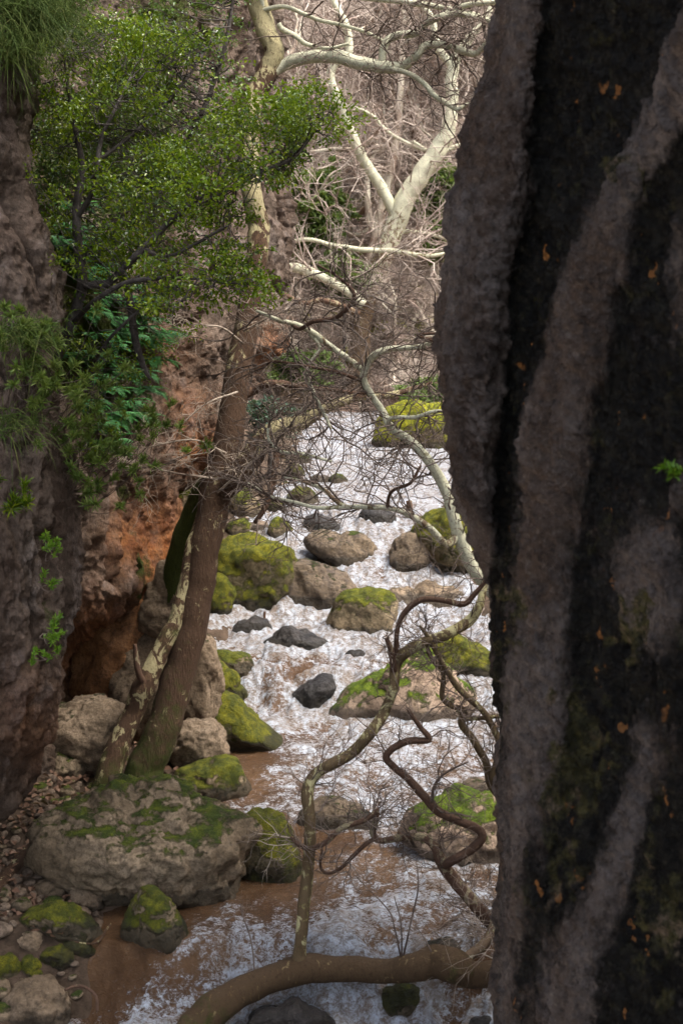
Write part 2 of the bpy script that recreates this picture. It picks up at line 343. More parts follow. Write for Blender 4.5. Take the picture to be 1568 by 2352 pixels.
# outline (picture pixels), material, depth ratio, label, [Y override]
BOULD = [
 ([(105,1915),(120,1885),(172,1841),(240,1821),(312,1813),(384,1801),(440,1813),(480,1857),(528,1895),(540,1940),(530,2000),(512,2059),(440,2095),(400,2090),(350,2050),(240,2018),(165,1995),(112,1955)],'lime',.75,'largest rough limestone boulder, moss patched, at the foot of the leaning twin trunks',None),
 ([(540,1905),(570,1875),(610,1868),(650,1885),(680,1930),(692,1990),(690,2020),(600,2030),(540,2020),(525,1980)],'moss',.9,'round moss covered boulder in the water against the largest limestone boulder',None),
 ([(290,2107),(312,2059),(332,2045),(360,2047),(380,2063),(404,2095),(424,2115),(440,2151),(440,2175),(340,2179),(288,2171)],'moss_half',.8,'peaked pale boulder with a mossy flank at the calm brown water edge',None),
 ([(412,1777),(448,1765),(484,1745),(520,1741),(556,1749),(568,1777),(568,1817),(540,1841),(480,1841),(440,1825),(408,1793)],'moss_half',.8,'smooth dark rounded boulder with wet shiny top beside the tan block',None),
 ([(452,1597),(500,1593),(540,1605),(568,1633),(592,1665),(625,1685),(668,1720),(600,1728),(540,1725),(490,1715),(455,1680),(448,1630)],'moss',.7,'long mossy boulder sloping down like a ramp into the stream',None),
 ([(400,1697),(412,1661),(444,1653),(500,1677),(510,1705),(508,1741),(452,1760),(395,1750)],'lime_bare',.8,'bare tan squared block between the trunk and the ramp shaped mossy boulder',14.1),
 ([(100,1697),(116,1637),(160,1621),(228,1601),(276,1617),(300,1637),(292,1677),(276,1717),(240,1749),(192,1741),(152,1738),(96,1730)],'lime_bare',.8,'craggy layered grey limestone boulder under the dark overhang',13.3),
 ([(276,1640),(288,1529),(320,1477),(384,1449),(404,1477),(410,1541),(390,1640),(340,1660),(290,1660)],'lime_bare',.7,'tall pale pinkish rock slab standing behind the twin trunks',14.4),
 ([(440,1480),(480,1465),(500,1517),(498,1570),(480,1625),(430,1620)],'lime_bare',.9,'grey rock wedged behind the leaning trunk above the ramp boulder',14.9),
 ([(190,1510),(236,1413),(290,1375),(350,1360),(392,1389),(402,1413),(390,1462),(345,1480),(318,1530),(262,1580),(200,1590)],'rust',.9,'rust orange overhanging block above the dark hollow',14.6),
 ([(498,1287),(530,1236),(571,1225),(608,1232),(640,1255),(663,1287),(672,1319),(672,1354),(654,1386),(622,1404),(560,1408),(515,1400),(498,1350)],'moss',.9,'huge round boulder capped in yellow green moss beside the upper cascade',None),
 ([(668,1300),(690,1286),(715,1285),(755,1310),(792,1333),(810,1362),(783,1391),(740,1402),(680,1400),(660,1370)],'brown_wet',.8,'dark wet brown boulder next to the huge round mossy boulder',None),
 ([(480,1330),(505,1322),(525,1340),(537,1360),(532,1397),(518,1418),(488,1422),(475,1370)],'moss',.9,'small rounded mossy boulder tucked against the leaning trunk',None),
 ([(539,1450),(571,1423),(594,1420),(622,1441),(617,1457),(545,1460)],'wet',.8,'small wet rock with an upright stick in the rapids',None),
 ([(600,1492),(631,1464),(686,1450),(723,1464),(764,1492),(728,1502),(626,1504)],'wet',.7,'long black wet rock washed by rapids in midstream',None),
 ([(792,1501),(815,1495),(838,1508),(830,1520),(795,1518)],'wet',.8,'tiny black rock awash below the mossy midstream boulder',None),
 ([(672,1625),(686,1588),(718,1565),(755,1556),(769,1575),(750,1611),(732,1636),(680,1636)],'wet',.8,'black rock under the little waterfall beside the wedge shaped boulder',None),
 ([(760,1423),(769,1395),(815,1363),(861,1358),(893,1377),(907,1409),(905,1452),(862,1470),(792,1465),(764,1450)],'moss_half',.8,'dome shaped boulder with mossy back beside the pink slab',None),
 ([(755,1642),(792,1602),(847,1565),(870,1538),(902,1519),(953,1506),(990,1515),(1036,1561),(1063,1593),(1086,1630),(1080,1648),(1022,1658),(884,1660),(792,1656)],'pink',.55,'large wedge shaped tan boulder with bright green moss cushion on top',None),
 ([(861,1360),(916,1333),(939,1305),(976,1298),(1022,1314),(1082,1360),(1085,1390),(1000,1392),(900,1390)],'moss',.7,'mossy ridge shaped boulder behind the pink slab',19.6),
 ([(875,1372),(953,1362),(1068,1377),(1082,1423),(1045,1465),(930,1465),(893,1430)],'lime_bare',.6,'flat pinkish tan slab with a trickle of water below',18.6),
 ([(990,1501),(1022,1473),(1077,1473),(1114,1496),(1144,1542),(1135,1561),(1054,1566),(1000,1540)],'moss',.8,'humped mossy boulder against the right bank behind the crooked stems',None),
 ([(707,1250),(728,1229),(783,1234),(852,1255),(863,1268),(852,1305),(810,1298),(755,1277),(712,1264)],'brown_wet',.7,'flat brown rock splitting the upper cascade',None),
 ([(700,1206),(709,1190),(746,1188),(774,1207),(787,1231),(746,1226)],'wet',.8,'black wet rock just above the flat brown cascade rock',None),
 ([(617,1204),(636,1192),(654,1199),(668,1222),(665,1247),(645,1249),(622,1232)],'moss_half',.9,'egg shaped mossy rock at the edge of the upper cascade',None),
 ([(895,1268),(912,1245),(976,1236),(992,1255),(985,1305),(921,1322),(898,1312)],'brown_wet',.8,'squat olive brown boulder on the far side of the upper cascade',None),
 ([(958,1227),(985,1190),(1045,1172),(1082,1204),(1110,1273),(1130,1330),(1022,1330),(971,1280)],'moss',.7,'sloping mossy boulder behind the pale overhanging branch',None),
 ([(495,1492),(534,1501),(576,1533),(582,1545),(553,1556),(500,1550)],'moss_half',.9,'low mossy rock at the edge of the middle rapids',None),
 ([(490,1517),(524,1537),(548,1573),(568,1620),(540,1622),(490,1600)],'moss',.9,'bright green mossy rock above the ramp shaped boulder',None),
 ([(695,1900),(728,1843),(755,1832),(801,1843),(838,1866),(878,1892),(856,1906),(746,1907)],'brown_wet',.7,'smooth brown boulder in the pool behind the upright stem',None),
 ([(935,1908),(958,1880),(999,1843),(1031,1829),(1114,1825),(1160,1843),(1230,1926),(1230,1985),(1068,1985),(985,1958),(944,1942)],'pink',.7,'broad boulder with green moss and bare pink streaks under the zigzag branch',None),
 ([(1036,1827),(1063,1806),(1114,1793),(1180,1806),(1190,1836),(1068,1838)],'brown_wet',.8,'low brown rock just behind the pink streaked mossy boulder',None),
 ([(856,2288),(898,2266),(939,2262),(976,2285),(982,2312),(930,2336),(890,2312)],'moss_half',.9,'mossy rock in the white water beneath the fallen trunk',None),
 ([(560,2345),(640,2320),(709,2312),(755,2335),(775,2390),(600,2400)],'wet',.8,'dark submerged rock in the foam below the fallen trunk',None),
 ([(1073,2350),(1105,2341),(1137,2348),(1145,2385),(1080,2385)],'wet',.9,'small dark rock in the white water beside the rock wall',None),
 ([(966,2180),(1000,2160),(1045,2163),(1066,2192),(1000,2196)],'brown_wet',.9,'low brown rock awash just behind the fallen trunk',None),
 ([(24,2291),(52,2263),(92,2253),(128,2263),(156,2295),(166,2323),(152,2360),(40,2365),(22,2325)],'lime_bare',.9,'rounded tan boulder alone at the brown water edge below the mossy stones',None),
 ([(152,2067),(196,2035),(212,2047),(232,2079),(216,2095),(160,2091)],'lime_bare',.9,'pyramid shaped brown stone on the leaf strewn bank',None),
 ([(166,2027),(180,2003),(212,1993),(238,2007),(236,2039),(172,2041)],'lime_bare',.9,'squarish stone under the edge of the largest limestone boulder',None),
 ([(48,2118),(100,2087),(140,2079),(188,2107),(220,2139),(228,2165),(172,2170),(80,2150)],'moss_half',.8,'wide stone with mossy foot beside the curved driftwood twig',None),
 ([(36,2159),(68,2139),(100,2151),(104,2179),(80,2191),(40,2187)],'lime_bare',.9,'rough grey stone among the mossy stones of the bank',None),
 ([(44,2211),(76,2197),(100,2219),(110,2243),(80,2249),(52,2235)],'moss',.9,'bright green mossy stone at the brown water edge',None),
 ([(96,2179),(132,2175),(172,2195),(160,2223),(120,2230),(98,2210)],'moss',.9,'dark green mossy stone at the brown water edge',None),
 ([(144,2167),(180,2163),(218,2187),(192,2200),(158,2190)],'moss',.9,'low flat mossy stone touching the brown water',None),
 ([(80,2035),(132,2031),(144,2051),(120,2067),(84,2059)],'lime_bare',.9,'flat oblong stone above the pyramid shaped stone',None),
 ([(232,2047),(256,2041),(280,2055),(282,2067),(238,2066)],'stone',.9,'thin slab of stone below the largest limestone boulder',None),
 ([(-20,2215),(10,2197),(40,2195),(54,2220),(30,2246),(-15,2246)],'moss',.9,'mossy stone at the foot of the left cliff beside the water',None),
 ([(80,1752),(112,1737),(160,1735),(192,1765),(190,1779),(120,1785),(80,1768)],'lime',.9,'flat stone with a green moss cushion under the layered boulder',None),
 ([(663,1142),(695,1121),(728,1153),(718,1162),(668,1155)],'moss_half',.9,'dark mossy rock at the lip of the upper cascade',None),
 ([(755,1105),(778,1091),(799,1103),(799,1115),(762,1115)],'moss_half',.9,'small mossy rock standing in the bright upper water',None),
 ([(714,1100),(737,1094),(757,1103),(748,1114),(716,1114)],'brown_wet',.9,'low dark rock beside the small mossy rock in the upper water',None),
 ([(668,1054),(691,1041),(711,1059),(703,1070),(675,1070)],'moss_half',.9,'mossy rock where the upper water meets its stony bank',None),
 ([(609,1160),(636,1147),(649,1172),(622,1180)],'moss',.9,'mossy round rock behind the egg shaped rock',None),
 ([(525,1160),(562,1133),(594,1153),(590,1186),(534,1192)],'moss_half',.9,'mossy rock just behind the leaning trunk and the huge round boulder',None),
 ([(659,1077),(686,1069),(693,1094),(666,1100)],'moss',.9,'green rock on the upper bank under the slanting limb',None),
 ([(384,1180),(392,1140),(420,1121),(455,1125),(470,1165),(450,1195)],'moss_half',.9,'mossy topped rock at the foot of the cliff behind the leaning trunk',16.4),
 ([(362,1345),(375,1305),(402,1297),(424,1345),(426,1440),(400,1480),(364,1470)],'lime_bare',.8,'upright grey rock between the rust cliff and the leaning trunk',14.35),
 ([(870,1012),(885,960),(920,935),(980,930),(1030,950),(1060,1000),(1040,1030),(930,1034)],'moss_yellow',.7,'wide mossy mound on the far bank of the upper water',None),
 ([(826,1205),(836,1172),(862,1160),(890,1175),(905,1206),(860,1212)],'wet',.8,'wet rock beside the wooden stump in the upper cascade',None),
 ([(838,770),(850,748),(890,741),(935,757),(930,775),(860,778)],'moss_yellow',.9,'yellow moss ledge beside the forked pale tree',None),
 ([(774,835),(785,810),(815,803),(832,820),(826,840)],'moss_yellow',.9,'yellow mossed rock at the root of the forked pale tree',None),
 ([(715,750),(740,735),(775,726),(795,737),(775,756)],'moss_yellow',.9,'long yellow mossed rock on the far slope behind the bare twigs',None),
 ([(985,890),(1005,868),(1045,870),(1055,898),(1000,906)],'moss_yellow',.9,'yellow mossed rock beside the edge of the rock wall above the mossy mound',None),
 ([(925,680),(955,655),(985,662),(990,690),(940,695)],'moss_yellow',.9,'yellow mossed rock high on the far slope beyond the forked pale tree',None),
 ([(560,1215),(580,1200),(610,1203),(618,1222),(600,1232),(565,1232)],'stone',.9,'grey rock between the huge round boulder and the egg shaped rock',None),
 ([(520,1225),(540,1195),(565,1192),(578,1215),(560,1235),(525,1238)],'moss_half',.9,'rock with thin moss behind the huge round mossy boulder',None),
]
def rock_shape(sub, seed, nplanes=14, sharp=10, rough=.09):
    v, f = ICO[sub]; r = np.random.default_rng(seed)
    nrm = r.normal(size=(nplanes, 3)); nrm /= np.linalg.norm(nrm, axis=1)[:, None]; h = r.uniform(.74, 1.0, nplanes)
    d = np.maximum(v @ nrm.T, 1e-3)/h; rad = (np.sum(d**sharp, 1) + 1)**(-1/sharp)
    p = v*rad[:, None]*1.1
    off = r.uniform(-50, 50, 3)
    disp = rough*(fbm(p*1.5 + off, 6, .58) + .6*ridged(p*2.7 + off, 5, .6) - .14)
    return p + v*disp[:, None], f
def outline_rock(poly, Y0, ratio, sub, seed, rough=.2):
    """solid rock whose outline, seen from the stream bank, follows poly; its lower part is carried on into the bed"""
    poly = np.array(poly, float); c = (poly.min(0) + poly.max(0))/2
    ang = np.arctan2(-(poly[:, 1] - c[1]), poly[:, 0] - c[0]); rad = np.hypot(*(poly - c).T)
    o = np.argsort(ang); ang, rad = ang[o], rad[o]
    ang = np.concatenate([ang - 2*np.pi, ang, ang + 2*np.pi]); rad = np.tile(rad, 3)
    p, f = rock_shape(sub, seed, 11, 16, rough=rough)
    rn = np.hypot(p[:, 0], p[:, 2]); th = np.arctan2(p[:, 2], p[:, 0])
    Rr = np.interp(th, ang, rad); Rs = sum(np.interp(th + k*.07, ang, rad) for k in (-2, -1, 0, 1, 2))/5; Rr = .5*Rr + .5*Rs
    wpx = np.ptp(poly[:, 0])/2; hpx = np.ptp(poly[:, 1])/2
    dep = max(min(wpx, hpx*1.6), .6*hpx)*ratio*mpp(Y0)
    Yc = Y0 + dep*.8
    k = mpp(Yc)/CP
    cen = P(c[0], c[1], Yc)
    s = Rr*k
    out = np.stack([np.cos(th)*rn*s*1.03, p[:, 1]*dep, np.sin(th)*rn*s*1.03], -1)
    return cen, out, f, dep, Yc
rocks = []
for i, (poly, mat, ratio, lab, Yov) in enumerate(BOULD):
    pa = np.array(poly, float); yb = pa[:, 1].max(); xb = pa[:, 0].mean()
    Y0 = Yov or hit(xb, yb - 2)
    area = np.ptp(pa[:, 0])*np.ptp(pa[:, 1])
    sub = 6 if area > 60000 else 5 if area > 5500 else 4
    cen, v, f, dep, Yc = outline_rock(poly, Y0, ratio, sub, 100 + i, .27 if mat in ('lime', 'lime_bare', 'rust', 'pink') else .17)
    half = np.ptp(pa[:, 0])/2*mpp(Yc)
    rocks.append(dict(c=cen, v=v, f=f, mat=mat, lab=lab, half=half, dep=dep))
# carry each rock down into the bed
for r in rocks:
    c, v = r['c'], r['v']
    gz = float(ground_h(c[0], c[1])); bot = c[2] + v[:, 2].min()
    if gz - .06 < bot < gz + .45:
        low = v[:, 2] < 0
        k = (c[2] - gz + .10)/(-v[:, 2].min()); v[low, 2] *= k
for r in rocks:
    zz = r['v'][:, 2] + r['c'][2] - water_z(r['c'][1] - r['dep']*.7)
    inw = float(sst(-.5, .1, np.interp(r['c'][1], WLp[:, 0], WLp[:, 1])*-1 + r['c'][0] + r['half']))
    me = mesh('boulder', r['v'], r['f'], True, {'wetline': inw*(1 - sst(.0, .30, zz))}); o = link('boulder', me, M[r['mat']]); o.location = r['c']
    tag(o, r['lab'], 'boulder', G1)

# ------------------------------------------------------------------ river
ny = 760; nx = 330
yy = np.concatenate([np.linspace(-6, 9, 30)[:-1], 9*(36.5/9)**(np.linspace(0, 1, ny))])
ax = np.concatenate([np.linspace(-3.6, -2.4, 14)[:-1], np.linspace(-2.4, 2.6, nx - 24), np.linspace(2.6, 3.6, 12)[1:]])
WX, WY = np.meshgrid(ax, yy)
warp = fbm(np.stack([WX*1.3, WY*.35, 0*WX], -1), 3)
Wz = water_z(WY + .30*warp + .10*fbm(np.stack([WX*4, WY*2, 0*WX + 3], -1), 2))
TB = np.array([(-6, .8), (9, 1.1), (10.4, 1.1), (10.7, .7), (12, .6), (15.4, .55), (15.9, .8), (16.3, 1.1), (18, 1.0), (20.7, 1.1), (21.6, .7), (24, .5), (36, .5)])
T = np.interp(WY, TB[:, 0], TB[:, 1])
FB = np.array([(-6, .6), (9, .85), (10.3, .80), (10.55, .56), (11.2, .50), (12.5, .50), (14, .50), (15.4, .55), (15.9, .72), (16.4, .82), (17.2, .62), (18.3, .66), (18.9, .85), (20.7, .92), (21.5, .88), (24, .80), (36, .80)])  # pool and upper water values paint sky reflection as well as foam
F = np.interp(WY, FB[:, 0], FB[:, 1])
wl = np.interp(WY, WLp[:, 0], WLp[:, 1]); dlft = WX - wl
calm = (1 - sst(.3, 2.0, dlft + .7*fbm(np.stack([WX*1.1, WY*.9, 0*WX + 60], -1), 3)))*sst(9.7, 10.6, WY)*(1 - sst(12.4, 13.6, WY))
calm = np.maximum(calm, .8*(1 - sst(.2, .8, dlft))*sst(13.3, 13.8, WY)*(1 - sst(15.2, 15.8, WY)))
pw = np.stack([WX*1.9, WY*1.35, 0*WX], -1); n1 = fbm(pw + .5*np.stack([warp, warp, warp], -1), 4, .55)
n2 = ridged(np.stack([WX*5.2 + warp, WY*3.6, 0*WX + 9], -1), 3); n3 = fbm(np.stack([WX*13, WY*8, 0*WX + 5], -1), 3, .6)
act = T*(1 - .85*calm)
Wz = Wz + act*(.13*n1 + .075*n2 + .024*n3)
F = F*(1 - .9*calm) + .60*n1*act + .30*(n2 - .1)*act
pil = 0*WX
for r in rocks:
    c = r['c']
    if c[1] > 34: continue
    d = np.sqrt(((WX - c[0])/(r['half'] + .02))**2 + ((WY - c[1])/(r['dep'] + .02))**2)
    near = np.exp(-((d - 1.05)/.28)**2)*(T > .0)*act
    F = F + .42*near*sst(.4, .9, T) + .12*near; Wz = Wz + .035*near*sst(.5, .9, T)
    pil = pil + 0
F = F + .25*sst(-.25, .35, fbm(np.stack([WX*.8, WY*.4, 0*WX + 40], -1), 3))*act - .12
# brown chutes where the stream pours down
for (px, py, sx, sy) in ((640, 1580, .35, .5), (960, 1195, .3, .4), (1130, 2290, .35, .25), (760, 1200, .25, .3), (880, 1300, .15, .3)):
    Yq = hit(px, py); q = P(px, py, Yq); F = F - .55*np.exp(-((WX - q[0])/sx)**2 - ((WY - Yq)/sy)**2)
me = mesh('river', np.stack([WX, WY, Wz], -1).reshape(-1, 3), grid_faces(len(yy), len(ax)), True, {'foam': np.clip(F, -.3, 1.2)})  # mask holds foam together with the painted silver sheen
tag(link('river', me, M['water']), 'brown foaming river running between the boulders', None, None, 'structure')

# ------------------------------------------------------------------ cliffs
def sheet(rows, edge, left, ncol, yfun, back, name, mat, lab, amp, attrf, side=1, nscale=1.0, edge_noise=10, s=None, crk=.35, fine=.12):
    """a rock face: columns run from `left` to the traced edge, then wrap round behind it. side=+1: edge on the face's right"""
    rows = np.asarray(rows, float); e = np.interp(rows, [a[1] for a in edge], [a[0] for a in edge])
    e = e + edge_noise*fbm(np.stack([rows*.008, rows*0 + 5, rows*0 + amp*9], -1), 2, .5)
    s = np.linspace(0, 1, ncol)**.8 if s is None else s; ncol = len(s)
    PX = left + (e[:, None] - left)*s[None]; PY = np.broadcast_to(rows[:, None], PX.shape)
    W_ = np.abs(e[:, None] - PX)
    Y = yfun(PX, PY, W_)
    Q = P(PX, PY, Y)
    nb = len(back); B = Q[:, -1:, :] + np.array([[(-side)*b[0], b[1], 0] for b in back])[None]
    A_ = {k: np.concatenate([a, np.repeat(a[:, -1:], nb, 1)], 1) for k, a in attrf(PX, PY, W_).items()}
    V = np.concatenate([Q, B], 1)
    du = np.gradient(V, axis=1); dv = np.gradient(V, axis=0); nn = np.cross(du, dv); nn /= np.linalg.norm(nn, axis=2)[..., None] + 1e-9
    if np.sum(nn[:, :ncol, 1]) > 0: nn = -nn
    pn = V*np.array([1, 1, .42])*nscale
    wv = V*nscale + .30*np.stack([fbm(V*nscale*1.3 + 5*k, 2) for k in range(3)], -1)
    cr = np.abs(perlin(wv*np.array([1.3, 1.3, .40]) + 40))
    disp = amp*(.60*fbm(pn*1.0 + 3, 3, .5) + .62*(ridged(wv*np.array([1.7, 1.7, .42]) + 8, 5, .55) - .45) + .24*(ridged(wv*np.array([4.6, 4.6, 1.5]), 4, .58) - .45)
                + fine*fbm(V*nscale*8 + 1, 4, .66) - crk*np.exp(-cr/.03))
    V = V + nn*disp[..., None]
    f = grid_faces(V.shape[0], V.shape[1])
    if side < 0: f = f[:, ::-1]
    me = mesh(name, V.reshape(-1, 3), f, True, A_)
    return tag(link(name, me, mat), lab, None, None, 'structure'), V
def blob(PX, PY, L):
    s = 0*PX
    for (x, y, rx, ry, a) in L: s = np.maximum(s, a*np.exp(-(((PX - x)/rx)**2 + ((PY - y)/ry)**2)))
    return s
edgeA = [(35,-3600),(30,-400),(25,-100),(32,150),(30,260),(50,420),(108,560),(140,650),(132,760),(122,850),(128,1000),(150,1200),(150,1330),(132,1470),(112,1560),(95,1680),(62,1760),(20,1830),(-60,1920),(-160,2060),(-300,2400)]
edgeB = [(560,-2600),(590,-400),(600,-150),(620,0),(640,200),(648,400),(657,540),(645,660),(628,780),(595,870),(565,960),(492,1050),(396,1140),(394,1250),(392,1340),(372,1400),(330,1470),(300,1560),(290,1640),(285,1760),(280,1900)]
def yA(px, py, W_):
    return 9.9 - .0011*np.maximum(W_ - 60, 0) + .9*np.exp(-W_/22) + .35*sst(1500, 1900, py)
def yB(px, py, W_):
    ye = np.interp(py, [-2600, -150, 500, 870, 1140, 1340, 1470, 1900], [23, 19.2, 19, 17.6, 15.6, 15.1, 15.6, 15.6])
    e = px + W_; u = np.clip((px + 260)/(e + 260), 0, 1)
    cave = 1.1*sst(1400, 1500, py)*sst(60, 180, px)
    lobe = -.45*np.exp(-((px - 215 - (py - 1100)*-.18)/70)**2)*sst(900, 1100, py)
    return 11.0 + (ye - 11.0)*u**1.25 + .7*np.exp(-W_/26) + cave + lobe
rowsA = np.concatenate([np.linspace(-3600, -220, 40), np.linspace(-200, 2400, 420)])
rowsB = np.concatenate([np.linspace(-2600, -220, 40), np.linspace(-200, 1900, 420)])
def attA(px, py, W_): return {'rust': .5*blob(px, py, [(60, 1650, 60, 120, .8)]), 'dark': 0*px, 'moss': .35*blob(px, py, [(115, 1400, 25, 160, 1), (30, 100, 60, 150, 1.2), (110, 700, 40, 150, .7)])}
def attB(px, py, W_): return {'rust': blob(px, py, [(350, 1270, 75, 150, 1), (270, 1240, 45, 90, .9), (250, 1480, 160, 120, 1), (440, 1030, 80, 60, .8), (410, 940, 60, 60, .5), (350, 800, 70, 60, .5), (180, 1480, 60, 60, .9), (610, 800, 30, 60, .8)]), 'dark': 0*px,
                              'moss': .55*blob(px, py, [(300, 1290, 40, 90, .9), (290, 1140, 20, 60, .8), (200, 800, 150, 240, 1.1), (460, 960, 40, 60, .5), (230, 350, 300, 300, 1.0), (380, 60, 200, 160, .9), (150, 600, 120, 200, 1.1)])}  # upper-left moss blobs also paint in shade, darkening the rock behind the foliage
sheet(rowsA, edgeA, -1500, 150, yA, [(.03, .2), (.10, .45), (.25, .8), (.5, 1.2), (.9, 1.6), (1.6, 2.1), (3, 2.8)], 'left_cliff', M['cliff'], 'near grey brown limestone buttress of the shaded cliff', .36, attA, s=np.concatenate([np.linspace(0, .8, 30)[:-1], np.linspace(.8, .985, 130)[:-1], np.linspace(.985, 1, 24)]))
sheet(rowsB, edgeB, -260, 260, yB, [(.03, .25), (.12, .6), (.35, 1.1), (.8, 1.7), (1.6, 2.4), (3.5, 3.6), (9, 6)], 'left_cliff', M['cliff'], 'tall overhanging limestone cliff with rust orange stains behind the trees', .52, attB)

edgeR = [(1250,-5000),(1200,-900),(1165,-200),(1150,0),(1120,150),(1092,250),(1062,400),(1033,550),(1018,700),(1016,800),(1030,950),(1058,1130),(1095,1250),(1124,1330),(1132,1430),(1150,1560),(1162,1700),(1150,1850),(1158,2050),(1155,2352),(1140,2800),(1100,4400)]
RA = [[-900, 1260, 1700, 1800], [0, 1242, 1600, 1700], [400, 1215, 1400, 1480], [700, 1148, 1290, 1390], [1000, 1140, 1210, 1335], [1300, 1128, 1190, 1300], [1500, 1142, 1187, 1285], [1700, 1152, 1168, 1290], [2000, 1150, 1160, 1215], [2352, 1150, 1155, 1175], [4400, 1100, 1105, 1120]]
RA = np.array(RA, float)
def rbands(px, py):
    a = np.interp(py, RA[:, 0], RA[:, 1]); b = np.interp(py, RA[:, 0], RA[:, 2]); c = np.interp(py, RA[:, 0], RA[:, 3])
    wob = 22*fbm(np.stack([px*.012, py*.006, 0*px], -1), 3)
    return a + wob*.5, b + wob, c + wob
def streak(px, py):
    x = np.interp(py, [1650, 1800, 1950, 2080, 2200, 2352, 2700], [1480, 1462, 1440, 1385, 1330, 1290, 1240]); hw = np.interp(py, [1650, 1800, 1950, 2200, 2352, 2700], [4, 26, 38, 55, 75, 90])
    return np.exp(-((px - x - 14*fbm(np.stack([px*.02, py*.02, 0*px + 7], -1), 3))/hw)**2)*sst(1650, 1850, py)
def ywR(px, py, W_):
    a, b, c = rbands(px, py)
    blk = sst(a - 30, a + 34, px)*(1 - sst(b - 40, b + 30, px))
    rid = np.exp(-((px - (b + c)/2)/((c - b)/1.6 + 20))**2)
    dk = sst(c - 20, c + 60, px)
    pat = blob(px, py, [(1490, 1330, 95, 170, 1), (1560, 1150, 60, 90, .6)])
    return 6.5 - .0023*np.maximum(px - 1150, 0) + .85*np.exp(-W_/24) + .20*blk*sst(-200, 500, py) + .10*blk - .06*rid + .07*dk - .12*pat - .05*streak(px, py)
def attR(px, py, W_):
    a, b, c = rbands(px, py)
    blk = sst(a - 24, a + 28, px)*(1 - sst(b - 30, b + 34, px)); dk = sst(c - 45, c + 60, px)
    lower = sst(1750, 2050, py)*sst(1165, 1230, px)
    s = streak(px, py); pat = blob(px, py, [(1500, 1330, 85, 170, 1.1), (1560, 1120, 50, 110, .8), (1560, 620, 40, 200, .7), (1500, 1750, 80, 120, .6)])
    d = np.clip(np.maximum(blk, dk*.9)*(1 - .9*s)*(1 - .85*pat), 0, 1); d = np.maximum(d, .75*lower*(1 - s))
    wx = px + 110*fbm(np.stack([px*.011, py*.008, 0*px + 21], -1), 4, .6); wy = py + 190*fbm(np.stack([px*.011, py*.008, 0*px + 33], -1), 4, .6)
    m = (.75 + .9*fbm(np.stack([px*.02, py*.014, 0*px + 2], -1), 4, .65))*blob(wx, wy, [(1420, 420, 60, 60, .9), (1450, 560, 60, 120, .4), (1440, 1450, 60, 130, .95), (1180, 1430, 40, 220, .7), (1330, 1750, 90, 200, .75), (1450, 1900, 120, 200, .5), (1300, 2050, 140, 160, .6), (1520, 2150, 90, 200, .75), (1420, 2280, 100, 100, .4)])*(1 - s)
    return {'dark': d, 'moss': m, 'rust': 0*px}
rowsR = np.concatenate([np.linspace(-5000, -120, 40), np.linspace(-110, 2460, 470), np.linspace(2500, 4400, 24)])
sheet(rowsR, edgeR, 2700, 300, ywR, [(.02, .2), (.06, .5), (.16, .9), (.4, 1.3), (.9, 1.7), (1.8, 2.0), (4, 2.2)], 'right_rock_wall', M['right'], 'dark wet rock wall close by, streaked black and grey', .12, attR, side=-1, nscale=1.8, edge_noise=14, s=np.concatenate([np.linspace(0, .66, 40)[:-1], np.linspace(.66, .985, 250)[:-1], np.linspace(.985, 1, 30)]), crk=.12, fine=.30)

# ------------------------------------------------------------------ tubes, twigs, leaves
def smooth_path(pts, per=6):
    p = np.array(pts, float); n = len(p)
    if n < 3: per = 4
    e = np.vstack([2*p[0] - p[1], p, 2*p[-1] - p[-2]])
    out = []
    for i in range(1, n):
        a, b, c, d = e[i - 1], e[i], e[i + 1], e[i + 2]
        for t in np.arange(per)/per:
            out.append(.5*((2*b) + (c - a)*t + (2*a - 5*b + 4*c - d)*t*t + (3*b - a - 3*c + d)*t**3))
    out.append(p[-1]); return np.array(out)
def tubes(paths, rads, sides, lump=0.0, seed=0):
    """paths (N,K,3), rads (N,K) -> verts, quads"""
    paths = np.asarray(paths, float); rads = np.asarray(rads, float); N_, K = rads.shape
    tan = np.gradient(paths, axis=1); tan /= np.linalg.norm(tan, axis=2)[..., None] + 1e-9
    ref = np.where(np.abs(tan.mean(1)[:, 2:3]) > .85, np.array([[1., .2, 0]]), np.array([[.13, .21, 1.]]))[:, None, :]
    u = np.cross(tan, np.broadcast_to(ref, tan.shape)); u /= np.linalg.norm(u, axis=2)[..., None] + 1e-9
    if N_ == 1:                                            # carry the frame along a long bent limb
        for k in range(1, K):
            q = u[0, k - 1] - tan[0, k]*np.dot(u[0, k - 1], tan[0, k]); u[0, k] = q/(np.linalg.norm(q) + 1e-9)
    v = np.cross(tan, u)
    a = np.arange(sides)*2*np.pi/sides
    off = u[:, :, None, :]*np.cos(a)[None, None, :, None] + v[:, :, None, :]*np.sin(a)[None, None, :, None]
    V = paths[:, :, None, :] + off*rads[:, :, None, None]
    if lump:
        dn = fbm(V*3.2 + seed, 3)*.55 + .4*fbm(V*9 + seed, 3)
        V = V + off*(rads[:, :, None, None]*lump*dn[..., None])
    i = np.arange(N_)[:, None, None]*K*sides + np.arange(K - 1)[None, :, None]*sides
    j = np.arange(sides)[None, None, :]; j2 = (j + 1) % sides
    f = np.stack(np.broadcast_arrays(i + j, i + j2, i + sides + j2, i + sides + j), -1).reshape(-1, 4)
    return V.reshape(-1, 3), f
